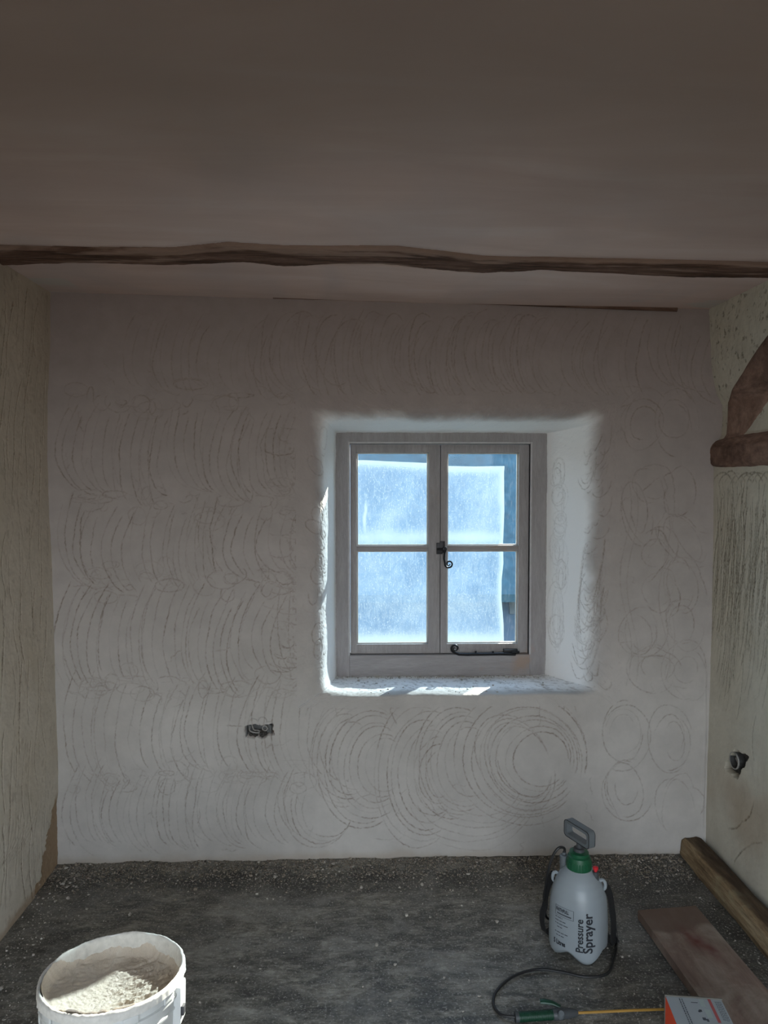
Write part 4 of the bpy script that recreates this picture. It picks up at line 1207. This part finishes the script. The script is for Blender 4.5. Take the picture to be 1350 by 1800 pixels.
# scalloped foot: material lifts between the four feet
lift = .030 * (np.sin(2 * (PH - PSI + PI / 2)) ** 2) ** 1.0
lift = .026 * (1 - np.abs(np.cos(2 * (PH - PSI))) ** 1.5)
Pb[..., 2] += lift * (1 - sstep(0, .045, ZZ))
Pb[-1] = Pb[0]
body = grid('bottle', Pb, M_bottle, parent=spr)
bm = bmesh.new(); bm.from_mesh(body.data); bmesh.ops.remove_doubles(bm, verts=bm.verts[:], dist=1e-5)
low = [e_ for e_ in bm.edges if e_.is_boundary and min(v.co.z for v in e_.verts) < .1]
ctr = Vector((0, 0, .03))
r_ = bmesh.ops.extrude_edge_only(bm, edges=low); vs = [v for v in r_['geom'] if isinstance(v, bmesh.types.BMVert)]
for v in vs: v.co.x *= .72; v.co.y *= .72; v.co.z = v.co.z * .5 + .012
low = [e_ for e_ in bm.edges if e_.is_boundary and min(v.co.z for v in e_.verts) < .1]
bmesh.ops.edgeloop_fill(bm, edges=low)
bmesh.ops.recalc_face_normals(bm, faces=bm.faces[:])
bm.to_mesh(body.data); body.data.polygons.foreach_set('use_smooth', [True] * len(body.data.polygons)); bm.free()

def S3(r, f, z):     # r to the camera's right, f towards the camera
    p = sc0[:2] + rt0 * r + d0 * f; return (float(p[0]), float(p[1]), float(sc0[2] + z))
nk = S3(0, 0, 0)
m = MB(); m.lathe([(.030, .262), (.0385, .262), (.0395, .266), (.0385, .290), (.0350, .305), (.0300, .309), (.0300, .318), (.020, .320), (0, .320)], nk, 40)
for k in range(28):
    a = 2 * PI * k / 28; m.tube([(nk[0] + .0385 * math.cos(a), nk[1] + .0385 * math.sin(a), nk[2] + .268), (nk[0] + .0378 * math.cos(a), nk[1] + .0378 * math.sin(a), nk[2] + .292)], .0018, 6)
m.build('green_cap', M_green, spr)
m = MB(); m.lathe([(0, .318), (.017, .318), (.017, .330), (.009, .331), (.009, .358), (0, .358)], nk, 24); m.build('pump_rod', M_dgrey, spr)
# D shaped pump handle
HA = np.array([.047, -.100]); HA = HA / np.linalg.norm(HA); HN = np.array([-HA[1], HA[0]])
def HP(a, h, t): p = sc0[:2] + HA * a + HN * t; return Vector((p[0], p[1], sc0[2] + h))
hm = MB()
def rr_loop(hw, z0_, z1_, rc, n=8):
    pts = []
    for cx, cz_, a0_ in ((hw - rc, z1_ - rc, 0), (-hw + rc, z1_ - rc, 90), (-hw + rc, z0_ + rc, 180), (hw - rc, z0_ + rc, 270)):
        for k in range(n + 1):
            a = math.radians(a0_ + 90 * k / n); pts.append((cx + rc * math.cos(a), cz_ + rc * math.sin(a)))
    return pts
outer = rr_loop(.057, .350, .405, .012); inner = rr_loop(.046, .361, .394, .008)
th = .0125
ob = [[hm.bm.verts.new(HP(a, h, t)) for a, h in outer] for t in (-th, th)]; ibb = [[hm.bm.verts.new(HP(a, h, t)) for a, h in inner] for t in (-th, th)]
n_ = len(outer)
for k in range(n_):
    k2 = (k + 1) % n_
    hm.bm.faces.new((ob[0][k], ob[0][k2], ob[1][k2], ob[1][k])); hm.bm.faces.new((ibb[0][k], ibb[1][k], ibb[1][k2], ibb[0][k2]))
    hm.bm.faces.new((ob[0][k], ibb[0][k], ibb[0][k2], ob[0][k2])); hm.bm.faces.new((ob[1][k], ob[1][k2], ibb[1][k2], ibb[1][k]))
hm.tube([HP(-.012, .345, 0), HP(-.016, .352, 0)], .006, 8); hm.tube([HP(.012, .345, 0), HP(.016, .352, 0)], .006, 8)
hm.build('pump_handle', M_grey, spr)
m = MB(); lp_ = [HP(a * .995, .3775 + (h - .3775) * .97, th + .0003) for a, h in outer]; lp2 = [HP(a * .995, .3775 + (h - .3775) * .97, -th - .0003) for a, h in outer]
for l_ in (lp_, lp2): m.tube(l_ + [l_[0]], .0012, 6)
m.build('handle_seam', M_black, spr)
# hose outlet, relief valve, strap ears
so = body_pt(np.array(math.radians(-100)), np.array(.235))[:2]
def shoulder(deg, r, z): a = math.radians(deg); p = sc0[:2] + (d0 * math.cos(a) + rt0 * math.sin(a)) * r; return (float(p[0]), float(p[1]), float(sc0[2] + z))
no = shoulder(-112, .050, 0)
m = MB(); m.lathe([(.014, .235), (.0135, .262), (.0145, .263), (.0145, .289), (.011, .292), (.006, .292), (.006, .300), (0, .300)], no, 20); m.build('hose_nut', M_grey, spr)
rv_ = shoulder(78, .052, 0)
m = MB(); m.lathe([(.011, .235), (.0105, .252), (.0095, .252), (.0095, .266), (0, .266)], rv_, 20); m.build('valve_body', M_dgrey, spr)
m = MB(); m.lathe([(.005, .264), (.005, .272), (.0085, .273), (.0085, .280), (.004, .283), (0, .283)], rv_, 18); m.build('relief_valve', M_red, spr)
for dg in (-93, 87):
    c_ = shoulder(dg, .072, .222)
    ax = rt0 * (1 if dg > 0 else -1)
    m = MB()
    pts = []
    for k in range(13):
        a = 2 * PI * k / 12
        pts.append((c_[0] + ax[0] * .010 * math.cos(a), c_[1] + ax[1] * .010 * math.cos(a), c_[2] + .016 * math.sin(a)))
    m.tube(pts, .0055, 8, False, (1, 1)); m.build('strap_lug', M_bottle, spr)

def ribbon(mb, pts, w, t, wdir):
    wdir = Vector(wdir).normalized(); pts = [Vector(p) for p in pts]; rings = []
    for i, p in enumerate(pts):
        tg = (pts[min(i + 1, len(pts) - 1)] - pts[max(i - 1, 0)]).normalized(); nn = tg.cross(wdir).normalized(); ww = nn.cross(tg).normalized()
        rings.append([mb.bm.verts.new(p + ww * a * w / 2 + nn * b_ * t / 2) for a, b_ in ((-1, -1), (1, -1), (1, 1), (-1, 1))])
    for a, b_ in zip(rings[:-1], rings[1:]):
        for k in range(4): mb.bm.faces.new((a[k], a[(k + 1) % 4], b_[(k + 1) % 4], b_[k]))
    mb.bm.faces.new(rings[0][::-1]); mb.bm.faces.new(rings[-1])
m = MB()
lft = [S3(-.080, -.008, .225), S3(-.094, -.02, .19), S3(-.104, -.02, .145), S3(-.106, -.015, .115), S3(-.114, -.01, .085), S3(-.112, -.01, .05), S3(-.100, -.03, .016), S3(-.06, -.10, .010)]
ribbon(m, spline(lft, 8), .030, .0025, (d0[0] * .75 + rt0[0] * .5, d0[1] * .75 + rt0[1] * .5, .15))
m.build('shoulder_strap', M_strap, spr)
m = MB()
rgt = [S3(.082, -.005, .215), S3(.096, -.01, .185), S3(.103, -.008, .14), S3(.108, -.01, .10), S3(.108, -.008, .05), S3(.112, -.03, .018), S3(.07, -.10, .010)]
ribbon(m, spline(rgt, 8), .030, .0025, (d0[0] * .75 - rt0[0] * .5, d0[1] * .75 - rt0[1] * .5, .15))
rgt2 = [S3(.098, -.035, .16), S3(.112, -.035, .10), S3(.122, -.02, .04), S3(.116, -.035, .010)]
ribbon(m, spline(rgt2, 8), .026, .0025, (d0[0], d0[1], .2))
m.build('shoulder_strap', M_strap, spr)

# printing on the bottle
def print_on(text, size, phi0, z0_, mat, name, vertical=False, bold=0.0, sx=1.0, off=.0009):
    me = text_mesh(text, size, bold)
    bm = bmesh.new(); bm.from_mesh(me)
    for ax in (0, 1):
        cs = [v.co[ax] for v in bm.verts]; a, b_ = min(cs), max(cs); stp = .004
        k = a + stp
        while k < b_:
            pl = [0, 0, 0]; pl[ax] = k; nn = [0, 0, 0]; nn[ax] = 1
            bmesh.ops.bisect_plane(bm, geom=bm.verts[:] + bm.edges[:] + bm.faces[:], plane_co=pl, plane_no=nn); k += stp
    uv = np.array([v.co[:2] for v in bm.verts]); Rm = .089
    if vertical: ph = phi0 - uv[:, 1] / Rm; z = z0_ + uv[:, 0] * sx
    else: ph = phi0 + uv[:, 0] * sx / Rm; z = z0_ + uv[:, 1]
    P = body_pt(ph, z, off)
    for v, p in zip(bm.verts, P): v.co = Vector(p)
    me2 = bpy.data.meshes.new(name); bm.to_mesh(me2); bm.free(); bpy.data.meshes.remove(me)
    return link(name, me2, mat, body, True)
def bars_on(rects, mat, name, off=.0008):
    V = []; Fc = []
    for (p0, p1, z0_, z1_) in rects:
        n = max(2, int((p1 - p0) / .05)); ph = np.linspace(p0, p1, n)
        b_ = len(V)
        for p in ph:
            for z in (z0_, z1_): V.append(body_pt(np.array(p), np.array(z), off))
        for k in range(n - 1): Fc.append((b_ + 2 * k, b_ + 2 * k + 2, b_ + 2 * k + 3, b_ + 2 * k + 1))
    return link(name, mesh_from(V, Fc), mat, body, True)
R_ = math.radians
print_on('Pressure', .0300, R_(9), .044, M_ink, 'lettering', True, .0007)
print_on('Sprayer', .0400, R_(27), .044, M_ink, 'lettering', True, .0009)
print_on('FAITHFULL', .0140, R_(-48.5), .1530, M_ink, 'lettering', False, .0005, .66)
bars_on([(R_(-51), R_(-9), .1675, .1685), (R_(-51), R_(-9), .1380, .1390), (R_(-51), R_(-50), .138, .168), (R_(-10), R_(-9), .138, .168)], M_inkgrey, 'label_border')
bars_on([(R_(-46), R_(-14), .1435, .1475)], M_inkgrey, 'label_band')
# the small print is too fine to read: rows of word-length strokes
for zz0, p0, words_ in ((.131, -50, (6, 9, 3)), (.121, -50, (10, 7, 8)), (.111, -50, (4, 6, 9, 11)), (.101, -45, (7, 6)), (.084, -50, (5, 9, 8, 8)), (.074, -47, (6, 5, 8))):
    bars_ = []; p_ = p0
    for w_ in words_:
        bars_.append((R_(p_), R_(p_ + w_ - 1.2), zz0, zz0 + .0026)); p_ += w_
    bars_on(bars_, M_inkgrey, 'small_print')
print_on('5 Litres', .0205, R_(-53), .046, M_ink, 'lettering', False, .0009, .66)

# hose: from the nut, down behind the bottle, out on the floor to the wand
def fl_(px, py, z=.008): p = at_z(float(px), float(py), z); return tuple(p)
nt0 = Vector(no)
hose_pts = [(no[0], no[1], sc0[2] + .292), (no[0], no[1], sc0[2] + .312), S3(-.064, -.004, .318), S3(-.082, .0, .290), S3(-.097, .0, .235), S3(-.104, -.01, .18), S3(-.108, -.03, .11), S3(-.100, -.07, .04),
            S3(-.05, -.12, .010), S3(.05, -.115, .010), S3(.115, -.05, .010), fl_(1078, 1690), fl_(1066, 1712), fl_(1030, 1717), fl_(985, 1708), fl_(945, 1704), fl_(905, 1715), fl_(876, 1738), fl_(867, 1762), fl_(880, 1783), fl_(912, 1788, .012)]
m = MB(); m.tube(spline(hose_pts, 12), .0042, 10); m.build('hose', M_black, spr)
# wand lies on the floor in front
g0, g1 = np.array(fl_(909, 1788, .014)), np.array(fl_(978, 1783, .014))
wd = (g1 - g0) / np.linalg.norm(g1 - g0)
gl_ = np.linalg.norm(g1 - g0)
m = MB()
prf = [(0, 0), (.0125, 0), (.0125, .004)]
kk = .004
while kk < gl_:
    prf += [(.0132, kk), (.0132, kk + .0022), (.0118, kk + .0026), (.0118, kk + .0042)]; kk += .0046
prf += [(.0120, gl_), (0, gl_)]
m.lathe(prf, tuple(g0), 24, tuple(wd)); m.build('wand_grip', M_dgreen, spr)
def wnd(t, up=0.0, side=0.0):
    sdv = np.cross(wd, (0, 0, 1)); return tuple(g0 + wd * t + np.array([0, 0, up]) - sdv * side)
m = MB(); m.lathe([(0, -.006), (.0135, -.006), (.0135, .004), (0, .004)], wnd(0), 20, tuple(wd)); m.build('grip_collar', M_dgrey, spr)
m = MB()
m.lathe([(0, 0), (.0125, 0), (.0145, .004), (.0145, .030), (.0125, .034), (.0130, .050), (.0105, .056), (.0085, .070), (.005, .074), (0, .074)], wnd(gl_ - .012), 22, tuple(wd))
m.build('valve_housing', M_dgrey, spr)
m = MB(); m.lathe([(0, -.014), (.008, -.014), (.0095, -.008), (.0095, .012), (.007, .016), (0, .016)], wnd(gl_ + .008, .006, -.012), 16, (0, -.6, .8)); m.build('valve_knob', M_grey, spr)
m = MB(); pts = [wnd(gl_ + .016, .012, .012), wnd(gl_ - .006, .018, .022), wnd(gl_ - .026, .020, .026), wnd(gl_ - .038, .019, .028)]
m.tube(pts, [.006, .008, .0095, .0085], 10, True, (1, .55)); m.build('trigger', M_dgreen, spr)
lt = np.array(fl_(1200, 1773, .012)); l0_ = np.array(wnd(gl_ + .055))
m = MB(); m.tube([tuple(l0_), tuple(l0_ * .5 + lt * .5 + np.array([0, 0, .001])), tuple(lt)], .0036, 10); m.build('lance', M_lance, spr)

# ------------------------------------------------------------------ screw box
zt_ = .118
k1, k2 = at_z(1170.0, 1751.0, zt_), at_z(1268.0, 1758.0, zt_)
k3, k4 = at_z(1188.0, 1800.0, zt_), at_z(1289.0, 1800.0, zt_)
ux = (k2 - k1); bw_ = np.linalg.norm(ux[:2]); ux = ux / np.linalg.norm(ux)
fw = (k3 - k1 + k4 - k2); fw[2] = 0; fw /= np.linalg.norm(fw)
fw = fw - ux * (fw @ ux) * .7; fw /= np.linalg.norm(fw)
bl_ = .22
bx_o = empty('cardboard_box', (float(k1[0]), float(k1[1]), 0.0), 'small box with orange side and pale printed top at bottom right', 'box')
def K(a, b_, z): p = k1 + ux * a + fw * b_; return (float(p[0]), float(p[1]), float(z))
zb_ = .036
def quadbox(verts8, name, mat, par):
    me = mesh_from(verts8, [(0, 3, 2, 1), (4, 5, 6, 7), (0, 1, 5, 4), (1, 2, 6, 5), (2, 3, 7, 6), (3, 0, 4, 7)]); return link(name, me, mat, par, False)
quadbox([K(0, 0, zb_), K(bw_, 0, zb_), K(bw_, bl_, zb_), K(0, bl_, zb_), K(0, 0, zt_ - .001), K(bw_, 0, zt_ - .001), K(bw_, bl_, zt_ - .001), K(0, bl_, zt_ - .001)], 'carton', M_orange, bx_o)
quadbox([K(.0, .0, zt_ - .001), K(bw_, .0, zt_ - .001), K(bw_, bl_, zt_ - .001), K(0, bl_, zt_ - .001), K(.0, .0, zt_), K(bw_, .0, zt_), K(bw_, bl_, zt_), K(0, bl_, zt_)], 'lid', M_card, bx_o)
quadbox([K(-.002, -.004, zb_), K(bw_ + .002, -.004, zb_), K(bw_ + .002, -.0005, zb_), K(-.002, -.0005, zb_), K(-.002, -.004, zt_ + .0025), K(bw_ + .002, -.004, zt_ + .0025), K(bw_ + .002, -.0005, zt_ + .0025), K(-.002, -.0005, zt_ + .0025)], 'end_flap', M_cardin, bx_o)
def prints(rects, mat, name):
    V = []; Fc = []
    for (a0_, a1_, c0_, c1_) in rects:
        i = len(V); V += [K(a0_ * bw_, c0_, zt_ + .0004), K(a0_ * bw_, c1_, zt_ + .0004), K(a1_ * bw_, c1_, zt_ + .0004), K(a1_ * bw_, c0_, zt_ + .0004)]; Fc.append((i, i + 1, i + 2, i + 3))
    return link(name, mesh_from(V, Fc), mat, bx_o, False)
prints([(.745, .80, .001, .085)], M_cred, 'red_stripe')
prints([(.58, .66, .003, .03), (.60, .70, .04, .07), (.55, .6, .10, .2)], M_cgreen, 'pale_print')
rc = []
for col, ln_ in ((.27, .20), (.225, .20)):
    z_ = .006
    while z_ < ln_:
        w_ = rng.uniform(.003, .008); rc.append((col, col + .018, z_, z_ + w_)); z_ += w_ + .002
for col in np.arange(.86, .975, .02):
    z_ = .008
    while z_ < .075:
        w_ = rng.uniform(.003, .009); rc.append((col, col + .008, z_, z_ + w_)); z_ += w_ + .002
rc += [(.42, .54, .016, .0185), (.50, .55, .042, .050), (.48, .52, .046, .052), (.50, .56, .070, .080), (.56, .60, .074, .084)]
prints(rc[:-5], M_inkgrey, 'small_print')
for q_ in rc[-5:]: prints([q_], M_inkgrey, 'printed_icon')
quadbox([K(bw_ * .3, bl_ * .2, .0), K(bw_ * .95, bl_ * .2, .0), K(bw_ * .95, bl_ * .9, .0), K(bw_ * .3, bl_ * .9, .0), K(bw_ * .3, bl_ * .2, .036), K(bw_ * .95, bl_ * .2, .036), K(bw_ * .95, bl_ * .9, .036), K(bw_ * .3, bl_ * .9, .036)], 'carton_base', M_cardin, bx_o)
print('box', bw_, k1, k3, 'sprayer', sc0, 'tub', bc, 'zceil', zl, zr, 'XL', XL, 'XR', XR)
